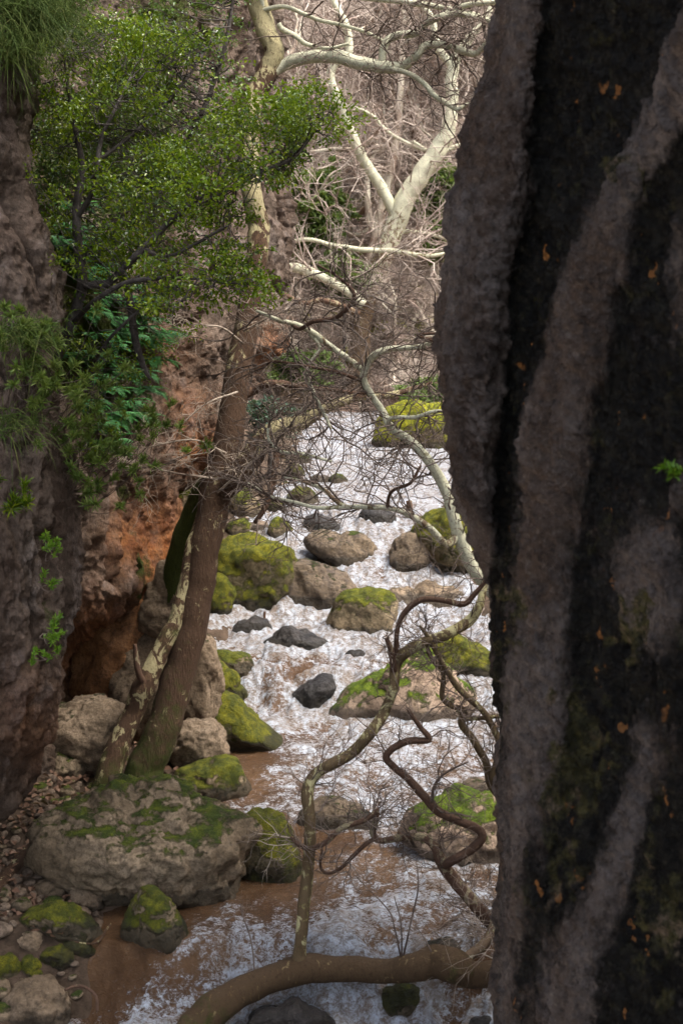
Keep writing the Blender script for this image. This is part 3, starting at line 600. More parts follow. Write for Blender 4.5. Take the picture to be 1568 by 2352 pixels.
def limb(name, spec, mat, parent, sides=12, pale=(0, 0), moss=None, lump=.22, per=6, wob=.006, label=None):
    """spec rows (px, py, Y, half width in px); pale = start..end"""
    spec = [tuple(s) for s in spec]; P4 = np.array([[*P(a, b, c), r*mpp(c)] for a, b, c, r in spec])
    q = smooth_path(P4, per); pts, rad = q[:, :3], np.maximum(q[:, 3], .002)
    pts = pts + (wob + .25*rad.mean())*np.stack([fbm(pts*2.3 + k*11.1, 3) for k in range(3)], -1)
    pts = np.vstack([pts, pts[-1] + (pts[-1] - pts[-2])*.25]); rad = np.append(rad, rad[-1]*.15)
    pts = np.vstack([pts[0] - (pts[1] - pts[0])*.05, pts]); rad = np.insert(rad, 0, rad[0]*.3)
    V, f = tubes(pts[None], rad[None], sides, lump, len(name))
    t = np.repeat(np.linspace(0, 1, len(rad)), sides)
    pl = np.interp(t, np.linspace(0, 1, len(pale)), pale)
    ms = np.interp(t, np.linspace(0, 1, len(moss)), moss) if moss else 0*t
    o = link(name, mesh(name, V, f, True, {'pale': pl, 'moss': ms}), mat); under(o, parent)
    if label: o['label'] = label
    return pts[1:-1], rad[1:-1]
def walk(start, dirs, length, K, jit, bias, r):
    n = len(start); pts = np.zeros((n, K, 3)); pts[:, 0] = start; d = dirs.copy(); st = length/(K - 1)
    for k in range(1, K):
        d = d + jit*r.normal(size=(n, 3)) + bias; d /= np.linalg.norm(d, axis=1)[:, None] + 1e-9
        pts[:, k] = pts[:, k - 1] + d*st[:, None]
    return pts
def pick(paths, rads, n, r, lo=.2, hi=1.0):
    N_, K = rads.shape; i = r.integers(0, N_, n); t = r.uniform(lo, hi, n)*(K - 1.001); k = t.astype(int); fr = (t - k)[:, None]
    s = paths[i, k]*(1 - fr) + paths[i, k + 1]*fr; d = paths[i, k + 1] - paths[i, k]; d /= np.linalg.norm(d, axis=1)[:, None] + 1e-9
    return s, d, rads[i, k]
def twigs(hosts, counts, lens, radii, seed, jit=.33, bias=(0, 0, .05), spread=1.0, sides=(5, 3, 3), lo=.25, Ks=(8, 6, 5)):
    """recursive bare twigs. hosts: list of (pts, rad). returns list of (paths, rads)"""
    r = np.random.default_rng(seed); out = []
    hp = [np.array([np.interp(np.linspace(0, 1, 24), np.linspace(0, 1, len(p)), p[:, k]) for k in range(3)]).T for p, _ in hosts]
    hr = [np.interp(np.linspace(0, 1, 24), np.linspace(0, 1, len(a)), a) for _, a in hosts]
    lw = np.array([np.sum(np.linalg.norm(np.diff(p, axis=0), axis=1)) for p in hp]); lw /= lw.sum()
    Pp, Rr = np.array(hp), np.array(hr); idx = None
    for lv, (n, L, rd) in enumerate(zip(counts, lens, radii)):
        if lv == 0:
            ii = r.choice(len(Pp), n, p=lw); t = r.uniform(lo, 1, n)*22.99; k = t.astype(int); fr = (t - k)[:, None]
            s = Pp[ii, k]*(1 - fr) + Pp[ii, k + 1]*fr; d = Pp[ii, k + 1] - Pp[ii, k]; d /= np.linalg.norm(d, axis=1)[:, None] + 1e-9; hrad = Rr[ii, k]
        else:
            s, d, hrad = pick(*out[-1], n, r, .12, 1.0)
        d = d*.75 + spread*r.normal(size=(n, 3))*.62; d /= np.linalg.norm(d, axis=1)[:, None]
        ln = L*r.uniform(.45, 1.25, n); K = Ks[min(lv, len(Ks) - 1)]
        p = walk(s, d, ln, K, jit, np.array(bias), r)
        r0 = np.minimum(rd*r.uniform(.7, 1.3, n), hrad*.75 + .0008)
        out.append((p, r0[:, None]*np.linspace(1, .3, K)[None]))
    return out
def twig_mesh(name, levels, mat, parent, sides=(5, 4, 3, 3)):
    vs_, fs_, n0 = [], [], 0
    for k, (p, a) in enumerate(levels):
        v, f = tubes(p, a, sides[min(k, len(sides) - 1)]); vs_.append(v); fs_.append(f + n0); n0 += len(v)
    o = link(name, mesh(name, np.vstack(vs_), np.vstack(fs_), True), mat); under(o, parent); o['kind'] = 'stuff'; return o
def leaf_mesh(pos, axis, nrm, L, Wd, fold=.25):
    """oval folded leaves; arrays"""
    ax_ = axis/(np.linalg.norm(axis, axis=1)[:, None] + 1e-9); sd_ = np.cross(ax_, nrm); sd_ /= np.linalg.norm(sd_, axis=1)[:, None] + 1e-9; up = np.cross(sd_, ax_)
    L = L[:, None]; Wd = Wd[:, None]
    base = pos; tip = pos + ax_*L - up*L*.12
    l1 = pos + ax_*L*.3 + sd_*Wd*.5 + up*Wd*fold; l2 = pos + ax_*L*.68 + sd_*Wd*.42 + up*Wd*fold*.8
    r1 = pos + ax_*L*.3 - sd_*Wd*.5 + up*Wd*fold; r2 = pos + ax_*L*.68 - sd_*Wd*.42 + up*Wd*fold*.8
    V = np.stack([base, l1, l2, tip, r2, r1], 1).reshape(-1, 3)
    i = np.arange(len(pos))[:, None]*6
    f = np.concatenate([i + np.array([[0, 1, 2, 3]]), i + np.array([[0, 3, 4, 5]])]); return V, f

# ------------------------------------------------------------------ leaning plane tree with twin trunks
def Y_(rows, Y):
    return [(a[0], a[1], Y, a[2]) if len(a) == 3 else a for a in rows]
b0 = P(320, 1815, 13.2)
t1 = empty('plane_tree', b0, 'leaning brown plane tree with mossy foot and a second thinner trunk behind the largest boulder', 'tree')
tr = limb('trunk', [(325,1850,13.2,58),(333,1800,13.2,49),(348,1740,13.25,43),(385,1640,13.3,40),(425,1500,13.4,38),(450,1380,13.5,36),(470,1270,13.6,35),(490,1160,13.7,36),(510,1080,13.75,37),(530,980,13.8,33),(545,880,13.9,30),(560,780,14,28),(575,680,14.1,26),(590,590,14.2,24),(592,520,14.3,25),(580,460,14.3,23),(572,390,14.4,22),(575,300,14.5,21),(590,220,14.6,20),(615,165,14.7,25),(630,120,14.7,22),(612,70,14.8,22),(590,10,14.9,22),(578,-80,15,20),(590,-300,15.2,14),(640,-600,15.6,5)], M['bark_mix'], t1, 22,
          (0, 0, 0, 0, 0, 0, 0, .0, .1, .35, .55, .35, .1, .5, .7, .8, .8), (.7, .45, .28, .12, .05, 0, 0, 0, 0, 0, 0, 0), .20, 8)
limb('trunk', [(232,1850,13.0,40),(245,1800,13.0,33),(270,1720,13.1,28),(305,1640,13.2,24),(335,1570,13.2,27),(375,1490,13.3,22),(405,1420,13.4,20),(425,1340,13.5,18),(442,1260,13.6,16),(465,1180,13.7,14)], M['bark_mix'], t1, 16, (.1, .2, .25, .3), (.6, .4, .15, .4, .2, 0), .25, label='thinner second trunk, paler and patched with moss')
limb('dead_stub', [(335,1570,13.15,10),(320,1545,13.1,8),(313,1510,13.1,7),(310,1480,13.1,4)], M['bark_red'], t1, 8)
limb('branch', [(392,1500,14.6,30),(394,1400,14.5,28),(402,1320,14.4,27),(418,1250,14.3,29),(448,1175,14.2,31),(485,1110,14.0,30),(515,1060,13.9,26)], M['bark_mix'], t1, 14, (0, 0), (.9, .8, .6, .3), label='dark mossy lower limb rising behind the trunk')
H1 = []
H1.append(limb('branch', [(605,185,14.65,14),(650,150,14.7,14),(700,133,14.6,15),(768,130,14.5,15),(820,142,14.4,15),(877,154,14.3,14),(924,152,14.3,11),(955,128,14.2,10),(976,106,14.2,9),(1020,103,14.2,9),(1060,118,14.1,8),(1094,123,14.1,7),(1130,85,14,5),(1190,40,14,4)], M['bark_pale'], t1, 12, (.6, .6, .5)))
H1.append(limb('branch', [(874,156,14.3,8),(882,105,14.3,9),(903,84,14.3,9),(953,76,14.2,9),(974,55,14.2,8),(1008,38,14.1,8),(1054,32,14.1,7),(1113,46,14.0,6),(1160,56,13.9,5)], M['bark_pale'], t1, 9, (.5, .5)))
H1.append(limb('branch', [(600,25,14.8,6),(651,15,14.7,5),(693,29,14.7,5),(735,46,14.6,4.5),(781,57,14.6,4),(845,75,14.5,4),(890,100,14.5,3)], M['bark_pale'], t1, 7, (.3, .3)))
H1.append(limb('branch', [(877,155,14.3,7),(936,168,14.2,6),(970,189,14.2,6),(995,218,14.1,6),(1029,241,14.1,6),(1050,252,14.0,5),(1071,240,14,4.5),(1100,239,14,4)], M['bark_pale'], t1, 8, (.5, .4)))
H1.append(limb('branch', [(638,115,14.7,8),(625,70,14.75,7),(606,30,14.8,6),(600,-20,14.8,4)], M['bark_pale'], t1, 8, (.5, .5)))
H1.append(limb('branch', [(640,55,14.7,6),(650,68,14.7,6),(680,84,14.6,6),(705,101,14.6,5),(751,111,14.5,4),(800,100,14.4,3)], M['bark_pale'], t1, 7, (.5, .5)))
H1.append(limb('branch', [(590,-40,14.8,9),(700,-30,14.6,8),(800,-10,14.5,7),(898,0,14.4,7),(953,8,14.3,7),(1037,21,14.2,6),(1110,40,14.1,5),(1180,70,14,4)], M['bark_pale'], t1, 8, (.4, .4)))
H1.append(limb('branch', [(1008,38,14.1,5),(1060,14,14.1,6),(1150,3,14.0,6),(1250,-10,14,4)], M['bark_pale'], t1, 7, (.5, .4)))
H1.append(limb('branch', [(508,1130,13.7,26),(545,1092,13.6,27),(585,1036,13.6,26),(622,994,13.6,23),(654,980,13.6,20),(691,972,13.6,17),(720,956,13.6,14),(760,932,13.6,12),(820,915,13.7,10),(900,905,13.8,7),(990,880,14,4)], M['bark_mix'], t1, 14, (0, .1, .6, .7, .3, .2)))
H1.append(limb('branch', [(555,910,13.9,12),(585,896,13.9,10),(613,882,13.8,9),(649,880,13.8,8),(677,887,13.8,7),(746,893,13.7,5.5),(820,903,13.7,4),(880,900,13.7,3)], M['bark_red'], t1, 9, (.2, .1)))
H1.append(limb('branch', [(640,1000,13.6,7),(633,1060,13.5,8),(625,1110,13.45,8),(610,1160,13.4,7),(585,1200,13.4,5)], M['bark_red'], t1, 8))
lv = twigs(H1, (150, 700, 1300), (.8, .42, .24), (.0085, .0048, .0034), 11, bias=(0, 0, -.02)); twig_mesh('twigs', lv, M['twig'], t1)
# fine drooping sprays on the trunk side
hs_ = [limb('branch', [(a, b, 13.3, 2.6), (c, d, 13.0, 2), (e, f, 12.9, 1.2)], M['twig_pale'], t1, 6) for a, b, c, d, e, f in
       ((520,1040,440,1010,330,1030),(500,1100,400,1085,310,1060),(545,900,470,930,400,990),(560,790,500,750,420,760),(500,1130,590,1050,640,1010),(560,760,640,720,720,700))]
lv = twigs(hs_, (70, 280, 400), (.46, .3, .18), (.0045, .003, .0024), 12, bias=(0, 0, -.02), lo=.1); twig_mesh('twigs', lv, M['twig_pale'], t1)

# ------------------------------------------------------------------ forked pale plane tree on the far bank
t2 = empty('plane_tree', P(825, 850, 37), 'tall forked pale plane tree on the far bank, cream bark, bare', 'tree'); Y2 = 37
H2 = []
H2.append(limb('trunk', Y_([(820,905,30),(825,850,27),(825,780,25),(835,700,25),(855,640,24),(885,575,23),(910,510,24),(925,470,23),(940,440,22),(965,400,21),(1000,355,21),(1025,305,18),(1035,250,15),(1038,190,14),(1042,150,13),(1060,110,12),(1090,70,9),(1120,30,7),(1150,-60,4)], Y2), M['bark_pale'], t2, 16, (-.5, -.4, -.25, .1, .4, .6, .7, .6, .5, .5), None, .14))
H2.append(limb('branch', Y_([(912,515,8),(903,485,12),(880,440,13),(850,390,12),(825,350,12),(800,290,11),(775,230,11),(757,180,10),(768,150,9),(795,130,9),(802,109,9),(795,60,9),(770,10,8),(740,-60,5)], Y2), M['bark_pale'], t2, 12, (.4, .6, .5), None, .14))
H2.append(limb('branch', Y_([(1036,150,10),(1012,122,9),(1000,90,8),(990,40,7),(960,0,6),(940,-60,4)], Y2), M['bark_pale'], t2, 10, (.6, .5)))
H2.append(limb('branch', Y_([(640,563,3),(701,550,5),(764,563,5),(827,573,6),(880,575,6),(911,577,6),(974,588,5),(1030,582,4),(1090,570,3)], Y2 - .6), M['bark_pale'], t2, 8, (.2, .3, .1, .3)))
H2.append(limb('branch', Y_([(869,555,6),(924,533,5),(974,535,4),(1029,550,4),(1100,560,3)], Y2 + .3), M['bark_pale'], t2, 8, (.4, .4)))
H2.append(limb('branch', Y_([(835,700,12),(802,672,10),(764,649,10),(722,630,11),(680,615,11),(634,609,8),(590,600,5)], Y2 - 1), M['bark_pale'], t2, 10, (.5, .6)))
H2.append(limb('branch', Y_([(825,720,7),(780,700,7),(735,689,6),(701,697,6),(659,680,6),(609,647,5)], Y2 - 2), M['bark_red'], t2, 9, (.2, .2)))
H2.append(limb('branch', Y_([(1000,358,6),(1060,333,5),(1100,340,4)], Y2), M['bark_pale'], t2, 7, (.5, .5)))
H2.append(limb('branch', Y_([(945,325,5),(975,345,5),(900,310,4),(850,262,4),(790,240,3)], Y2 + 1), M['bark_pale'], t2, 7, (.5, .5)))
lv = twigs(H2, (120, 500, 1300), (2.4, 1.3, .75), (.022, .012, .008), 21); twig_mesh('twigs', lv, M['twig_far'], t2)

# ------------------------------------------------------------------ overhanging plane tree rooted behind the rock wall
t3 = empty('plane_tree', P(1330, 1560, 11.3), 'slender pale plane tree arching over the upper water from behind the rock wall', 'tree'); H3 = []
H3.append(limb('trunk', [(1330,1660,11.0,26),(1270,1530,11.2,24),(1190,1425,11.4,21),(1125,1350,11.5,19),(1090,1310,11.5,17),(1065,1260,11.5,16),(1040,1190,11.5,14),(1020,1120,11.6,13),(985,1060,11.6,12),(940,1015,11.7,11),(900,985,11.7,10),(880,950,11.8,9),(850,905,11.8,8),(832,870,11.8,9),(845,835,11.8,9),(870,810,11.7,8),(910,800,11.7,7),(970,795,11.6,6),(1000,785,11.6,6),(1060,780,11.5,4)], M['bark_pale'], t3, 12, (.2, .3, .2, .3, .2), None, .2))
H3.append(limb('branch', [(838,855,11.8,7),(800,825,11.8,7),(760,795,11.8,7),(720,765,11.8,7),(680,745,11.7,6),(640,735,11.6,5),(590,715,11.6,3)], M['bark_pale'], t3, 9, (.1, .2)))
H3.append(limb('branch', [(672,748,11.7,5),(690,755,11.6,5),(718,739,11.5,5),(768,731,11.5,5),(793,714,11.4,5),(812,689,11.4,4.5),(810,668,11.4,4),(780,640,11.4,3),(730,610,11.4,2.5)], M['bark_red'], t3, 8))
H3.append(limb('branch', [(1052,1225,11.5,10),(1025,1250,11.4,9),(985,1212,11.3,8),(930,1178,11.3,7),(889,1167,11.3,6),(830,1163,11.3,6),(792,1163,11.3,5.5),(764,1144,11.3,5),(746,1126,11.3,4.5),(700,1108,11.3,4),(655,1098,11.3,3)], M['bark_pale'], t3, 9, (.1, .0)))
H3.append(limb('branch', [(800,1163,11.3,5),(732,1167,11.3,4.5),(677,1153,11.3,4),(622,1140,11.3,3.5),(570,1110,11.3,3)], M['bark_pale'], t3, 8, (.2, .4)))
H3.append(limb('branch', [(895,985,11.7,7),(898,960,11.6,5),(953,958,11.5,5),(1000,945,11.4,4),(1050,950,11.4,3)], M['bark_pale'], t3, 8, (.2, .2)))
H3.append(limb('branch', [(1000,785,11.6,4),(960,770,11.5,4),(1010,765,11.4,3),(1060,760,11.4,3)], M['bark_red'], t3, 7))
H3.append(limb('branch', [(889,1167,11.3,5),(898,1130,11.2,4),(940,1110,11.1,4),(965,1070,11.1,3)], M['bark_red'], t3, 7))
H3.append(limb('branch', [(710,765,11.8,5),(735,800,11.8,5),(705,850,11.8,5),(720,900,11.8,4),(745,950,11.8,4),(760,985,11.7,3)], M['bark_pale'], t3, 8, (.4, .4)))
H3.append(limb('branch', [(760,1060,11.5,3),(700,1045,11.5,4),(640,1035,11.5,4),(615,1000,11.5,3.5),(625,950,11.5,3)], M['bark_pale'], t3, 7, (.5, .5)))
H3.append(limb('branch', [(830,875,11.8,5),(770,855,11.7,4),(700,842,11.6,3.5),(630,830,11.6,3),(585,845,11.6,2)], M['bark_red'], t3, 7))
lv = twigs(H3, (200, 800, 1500), (.68, .40, .24), (.0075, .0042, .003), 31, bias=(0, 0, -.015)); twig_mesh('twigs', lv, M['twig'], t3)

# ------------------------------------------------------------------ fallen trunk across the foreground with upright stem
t4 = empty('fallen_tree', P(470, 2400, 10.0), 'mossy trunk fallen across the stream with a spotted upright stem growing from it', 'tree'); H4 = []
limb('trunk', [(330,2560,9.7,52),(400,2440,9.8,50),(450,2365,9.95,46),(490,2320,10,43),(540,2285,10.1,38),(605,2252,10.2,34),(690,2233,10.3,36),(780,2228,10.3,31),(880,2228,10.3,30),(950,2220,10.2,34),(1000,2208,10.2,41),(1040,2216,10.1,41),(1090,2235,10.1,33),(1160,2232,10,32),(1260,2225,9.95,36),(1420,2215,9.9,44),(1600,2240,9.9,56)], M['bark_log'], t4, 22, (0, 0), (.3, .33, .38, .15, .2, .2, .25, .36, .2, .15, .1), .22, 8)
H4.append(limb('stem', [(688,2232,10.3,30),(687,2195,10.3,17),(690,2150,10.3,15),(697,2080,10.35,15),(706,2010,10.4,15),(714,1950,10.4,15),(712,1890,10.4,14),(706,1830,10.45,15),(720,1785,10.5,14),(760,1755,10.5,14),(805,1730,10.6,14),(845,1690,10.6,14),(880,1640,10.7,13),(902,1580,10.7,12),(908,1530,10.8,14),(930,1500,10.8,14),(975,1475,10.8,13),(1030,1455,10.9,13),(1075,1430,11,13),(1100,1395,11,10),(1112,1350,11.05,8),(1125,1300,11.1,6)], M['bark_olive'], t4, 14, (-.12, -.05, -.05, 0, 0, .1, .2), (.1, .1, .05, 0, 0), .2))
H4.append(limb('dead_stub', [(905,1545,10.75,8),(897,1495,10.7,7),(887,1466,10.7,5)], M['bark_red'], t4, 8))
H4.append(limb('branch', [(910,1530,10.8,7),(912,1446,10.8,6),(930,1404,10.8,7),(967,1377,10.8,7),(1013,1377,10.8,7),(1063,1388,10.8,7),(1091,1363,10.8,6),(1120,1330,10.8,4)], M['bark_red'], t4, 9, (.1, .1)))
H4.append(limb('branch', [(714,1950,10.4,8),(746,1935,10.3,7),(783,1903,10.3,7),(838,1882,10.3,7),(868,1858,10.3,5)], M['bark_red'], t4, 8, (.2, .2)))
H4.append(limb('branch', [(714,1952,10.4,7),(690,1940,10.3,6),(668,1921,10.3,4)], M['bark_red'], t4, 8))
H4.append(limb('branch', [(1050,2215,10.1,14),(1075,2195,10.15,13),(1110,2170,10.2,13),(1130,2140,10.25,12),(1145,2090,10.3,11),(1170,2040,10.3,8)], M['bark_pale'], t4, 12, (-.3, -.1)))
for sh in ([(925,2200,10.25,2.6),(945,2110,10.2,2.4),(960,2040,10.2,2),(958,1990,10.2,1.2)], [(920,2200,10.25,2.4),(905,2130,10.2,2),(890,2090,10.2,1.6),(815,2010,10.2,1)], [(922,2200,10.25,2.2),(920,2120,10.15,1.8),(905,2060,10.1,1.2)], [(585,2240,10.2,2.2),(578,2165,10.2,2),(560,2110,10.2,1.6),(553,2080,10.2,1)], [(990,2185,10.1,2),(970,2150,10.1,1.5),(955,2130,10.1,1)]):
    H4.append(limb('shoot', sh, M['twig'], t4, 5, lump=.1))
lv = twigs(H4[:6], (65, 260, 380), (.46, .28, .17), (.005, .0034, .0026), 41); twig_mesh('twigs', lv, M['twig'], t4)
lv = twigs(H4[6:], (14, 40), (.16, .1), (.0026, .002), 42, lo=.4); twig_mesh('twigs', lv, M['twig'], t4)
lv = twigs([H4[4], H4[5]], (26, 110, 150), (.52, .32, .2), (.0045, .003, .0024), 43, bias=(-.1, 0, -.01)); twig_mesh('twigs', lv, M['twig_pale'], t4)

# ------------------------------------------------------------------ crooked trees at the right bank
t5 = empty('plane_tree', P(1330, 2290, 10.2), 'reddish zigzag plane tree leaning over the pool from behind the rock wall', 'tree'); H5 = []
H5.append(limb('trunk', [(1380,2370,10.0,26),(1270,2270,10.2,21),(1165,2165,10.4,18),(1130,2120,10.4,17),(1090,2075,10.4,17),(1050,2030,10.5,16),(1018,1985,10.5,16),(1000,1945,10.5,12),(975,1925,10.6,10),(930,1922,10.6,9),(875,1930,10.6,8),(855,1915,10.6,8),(862,1890,10.6,7),(868,1865,10.6,5)], M['bark_red'], t5, 12, (0, .2, .3)))
H5.append(limb('branch', [(1016,1988,10.5,12),(1045,1972,10.4,11),(1080,1950,10.4,11),(1105,1920,10.4,11),(1088,1898,10.4,10),(1050,1885,10.4,10),(1005,1862,10.4,11),(975,1830,10.4,11),(940,1795,10.4,10),(905,1765,10.4,9),(885,1742,10.4,9),(900,1720,10.4,9),(935,1703,10.4,9),(985,1700,10.4,8),(965,1670,10.4,6),(938,1628,10.4,4)], M['bark_red'], t5, 12, (0, 0)))
H5.append(limb('branch', [(860,1925,10.6,5),(838,1940,10.5,5),(810,1967,10.5,5),(783,1993,10.5,4.5),(755,2004,10.5,4),(737,1990,10.5,4),(741,1949,10.5,3)], M['bark_red'], t5, 8))
H5.append(limb('branch', [(990,1850,10.4,5),(1000,1800,10.3,3.5),(1030,1770,10.3,3),(1075,1750,10.3,2)], M['twig'], t5, 6))
lv = twigs(H5, (80, 320, 500), (.44, .28, .18), (.005, .0034, .0026), 51); twig_mesh('twigs', lv, M['twig'], t5)
t6 = empty('plane_tree', P(1260, 1960, 10.9), 'pair of thin spotted stems rising beside the pink streaked mossy boulder', 'tree'); H6 = []
H6.append(limb('trunk', [(1280,2030,10.8,14),(1200,1890,10.8,11),(1146,1828,10.8,10),(1123,1795,10.8,10),(1114,1749,10.8,9),(1086,1699,10.8,9),(1059,1662,10.8,9),(1063,1630,10.8,8),(1040,1623,10.8,7),(1017,1602,10.8,7),(1017,1547,10.8,6),(990,1510,10.8,6),(981,1483,10.8,4)], M['bark_olive'], t6, 10, (-.2, -.2, -.3)))
H6.append(limb('trunk', [(1290,2040,10.85,12),(1180,1870,10.8,9),(1132,1795,10.75,8),(1137,1759,10.75,8),(1151,1722,10.75,8),(1132,1671,10.8,8),(1105,1630,10.8,8),(1063,1593,10.8,8),(1031,1552,10.8,7),(999,1492,10.8,6),(981,1460,10.8,5),(964,1437,10.8,3)], M['bark_olive'], t6, 10, (-.4, -.1, 0)))
H6.append(limb('branch', [(1060,1655,10.8,5),(1073,1652,10.8,5),(1114,1648,10.8,5),(1180,1642,10.8,4)], M['bark_olive'], t6, 8, (0, 0)))
lv = twigs(H6, (60, 240, 350), (.42, .26, .17), (.005, .0034, .0026), 61); twig_mesh('twigs', lv, M['twig'], t6)

# ------------------------------------------------------------------ bare woodland on the far slope
def bg_tree(seed):
    r = np.random.default_rng(seed); h = 9.0
    tp = walk(np.zeros((1, 3)), np.array([[.1*r.normal(), .1*r.normal(), 1.]]), np.array([h]), 9, .16, np.array([0, 0, .12]), r); trad = np.linspace(.17, .05, 9)[None]
    s, d, hr = pick(tp, trad, 11, r, .18, 1); d = d*.5 + r.normal(size=(11, 3))*.6; d /= np.linalg.norm(d, axis=1)[:, None]
    lp = walk(s, d, r.uniform(2.2, 4.8, 11), 9, .28, np.array([0, 0, .10]), r); lr = (hr*.72)[:, None]*np.linspace(1, .25, 9)[None]
    big = []
    for q, a in ((tp, trad), (lp, lr)): big.append(tubes(q, a, 7))
    v = np.vstack([b[0] for b in big]); f = np.vstack([big[0][1], big[1][1] + len(big[0][0])])
    tw = twigs([(lp[i], lr[i]) for i in range(11)] + [(tp[0], trad[0])], (130, 480, 1000), (1.9, 1.1, .7), (.030, .017, .011), seed + 1, spread=1.0)
    vs_, fs_, n0 = [], [], 0
    for q, a in tw:
        vv, ff = tubes(q, a, 3); vs_.append(vv); fs_.append(ff + n0); n0 += len(vv)
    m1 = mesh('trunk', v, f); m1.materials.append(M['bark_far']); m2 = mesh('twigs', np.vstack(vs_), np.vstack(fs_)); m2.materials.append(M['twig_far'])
    return m1, m2
protos = [bg_tree(300 + 7*k) for k in range(5)]
r = np.random.default_rng(5)
spots = []
for _ in range(400):
    Y = r.uniform(39, 66); px = r.uniform(560, 1200); x = (px - 784)/FPX*Y
    if all((x - a)**2 + (Y - b)**2 > 1.6 for a, b in spots): spots.append((x, Y))
    if len(spots) == 62: break
spots += [(-6.5, 44), (-9, 52), (9, 43), (12, 50), (-8, 60), (14, 60)]
for i, (x, Y) in enumerate(spots):
    z = float(ground_h(x, Y)) - .1; s = float(r.uniform(.7, 1.15))
    e = empty('bare_tree', (x, Y, z), 'bare grey branched tree on the leafless far slope', 'tree', 'bare trees of the far slope')
    e.rotation_euler = (r.normal()*.12, r.normal()*.12, r.uniform(0, 6.28)); e.scale = (s, s, s)
    m1, m2 = protos[i % 5]
    a = link('trunk', m1); a.parent = e; b = link('twigs', m2); b.parent = e; b['kind'] = 'stuff'
for i in range(46):
    Y = r.uniform(35.8, 44); px = r.uniform(600, 1090); x = (px - 784)/FPX*Y; z = float(ground_h(x, Y)) - .05; s = float(r.uniform(.16, .34))
    e = empty('bare_bush', (x, Y, z), 'low bare thicket bush at the foot of the far slope', 'bush', 'bare thicket of the far slope')
    e.rotation_euler = (r.normal()*.5, r.normal()*.5, r.uniform(0, 6.28)); e.scale = (s*1.3, s*1.3, s)
    m1, m2 = protos[i % 5]
    a = link('stem', m1); a.parent = e; b = link('twigs', m2); b.parent = e; b['kind'] = 'stuff'
fr_me = []
for k in range(4):
    v, f = rock_shape(4, 1200 + k, 10, 14, .2); m = mesh('rock', v*np.array([1.2, 1, .7]), f); m.materials.append(M[('moss_half', 'moss_yellow', 'lime', 'moss')[k]]); fr_me.append(m)
for i in range(44):
    Y = r.uniform(35.6, 52); px = r.uniform(600, 1090); x = (px - 784)/FPX*Y; o = link('rock', fr_me[i % 4]); s = float(r.uniform(.2, .6)); o.scale = (s, s, s); o.location = (x, Y, float(ground_h(x, Y)) + .15*s); o.rotation_euler = (r.normal()*.2, r.normal()*.2, r.uniform(0, 6.28))
    tag(o, ('half mossy rock on the far slope among the bare trees', 'bright yellow moss rock among the bare trees', 'pale rough rock on the far slope among the bare trees', 'dark green mossy rock among the bare trees')[i % 4], 'rock', 'rocks of the far slope')
# dark trunk seen in front of the slope
t7 = empty('plane_tree', P(1060, 540, 41), 'dark brown leaning bare trunk behind the forked pale tree', 'tree')
h7 = limb('trunk', Y_([(1100,640,15),(1070,560,14),(1045,500,13),(1010,440,12),(985,400,12),(960,330,11),(935,250,9),(920,180,7),(915,80,5)], 41), M['bark_red'], t7, 10)
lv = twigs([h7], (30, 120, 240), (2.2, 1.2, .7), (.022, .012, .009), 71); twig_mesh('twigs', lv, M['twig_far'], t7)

# ------------------------------------------------------------------ evergreen shrub on the cliff
def crown(name, cl, mat, parent, seed, per, L=.034, W_=.020, flat=.55):
    """cl: (x,y,z,r) clumps; leaves in loose sprays"""
    r = np.random.default_rng(seed); pos, nr, ax_ = [], [], []
    for (x, y, z, rad, k) in cl:
        n = int(per*k); ns = max(3, n//14)
        sc = r.normal(size=(ns, 3)); sc /= np.linalg.norm(sc, axis=1)[:, None]; sc = sc*(r.uniform(.2, 1, ns)**.5)[:, None]*rad*np.array([1, 1, flat + .2])
        ii = r.integers(0, ns, n); p = np.array([x, y, z]) + sc[ii] + r.normal(size=(n, 3))*np.array([.055, .055, .022])
        pos.append(p); a = (p - np.array([x, y, z]))*.6 + r.normal(size=(n, 3))*.12; ax_.append(a); nr.append(r.normal(size=(n, 3))*.42 + np.array([0, -.15, 1]))
    pos, ax_, nr = np.vstack(pos), np.vstack(ax_), np.vstack(nr); n = len(pos)
    v, f = leaf_mesh(pos, ax_, nr, L*r.uniform(.6, 1.25, n), W_*r.uniform(.7, 1.2, n))
    o = link(name, mesh(name, v, f, False), mat); under(o, parent); o['kind'] = 'stuff'; return o
def to_clump(host_pts, cl, r, rad=.006):
    """thin branches from nearest host point to each clump, as batched curves"""
    H = np.vstack(host_pts); out = []
    for c in cl:
        c3 = np.array(c[:3]); d = np.linalg.norm(H - c3, axis=1) + .35*np.maximum(0, H[:, 2] - c3[2]); s = H[np.argmin(d)]
        t = np.linspace(0, 1, 8)[:, None]; L = np.linalg.norm(c3 - s); m = (s + c3)/2 + r.normal(size=3)*.13*L + np.array([0, 0, -.08*L])
        out.append((1 - t)**2*s + 2*t*(1 - t)*m + t*t*c3 + .02*r.normal(size=(8, 3)))
    out = np.array(out); return out, rad*np.linspace(1, .35, 8)[None]*np.ones((len(out), 1))
def inpoly(x, y, poly):
    ok = False; j = len(poly) - 1
    for i in range(len(poly)):
        xi, yi = poly[i]; xj, yj = poly[j]
        if (yi > y) != (yj > y) and x < (xj - xi)*(y - yi)/(yj - yi) + xi: ok = not ok
        j = i
    return ok
sh = empty('evergreen_shrub', P(135, 800, 11.2), 'spreading evergreen shrub with small glossy leaves rooted on the cliff ledge', 'shrub'); HS = []
sb = M['shrub_bark']
HS.append(limb('trunk', [(120,840,11.2,15),(150,780,11.15,14),(175,710,11.1,13),(188,650,11.05,13),(180,560,11,11),(178,470,11,9),(190,390,11,8),(175,310,11,6),(160,220,11,5),(150,120,11,3)], sb, sh, 9))
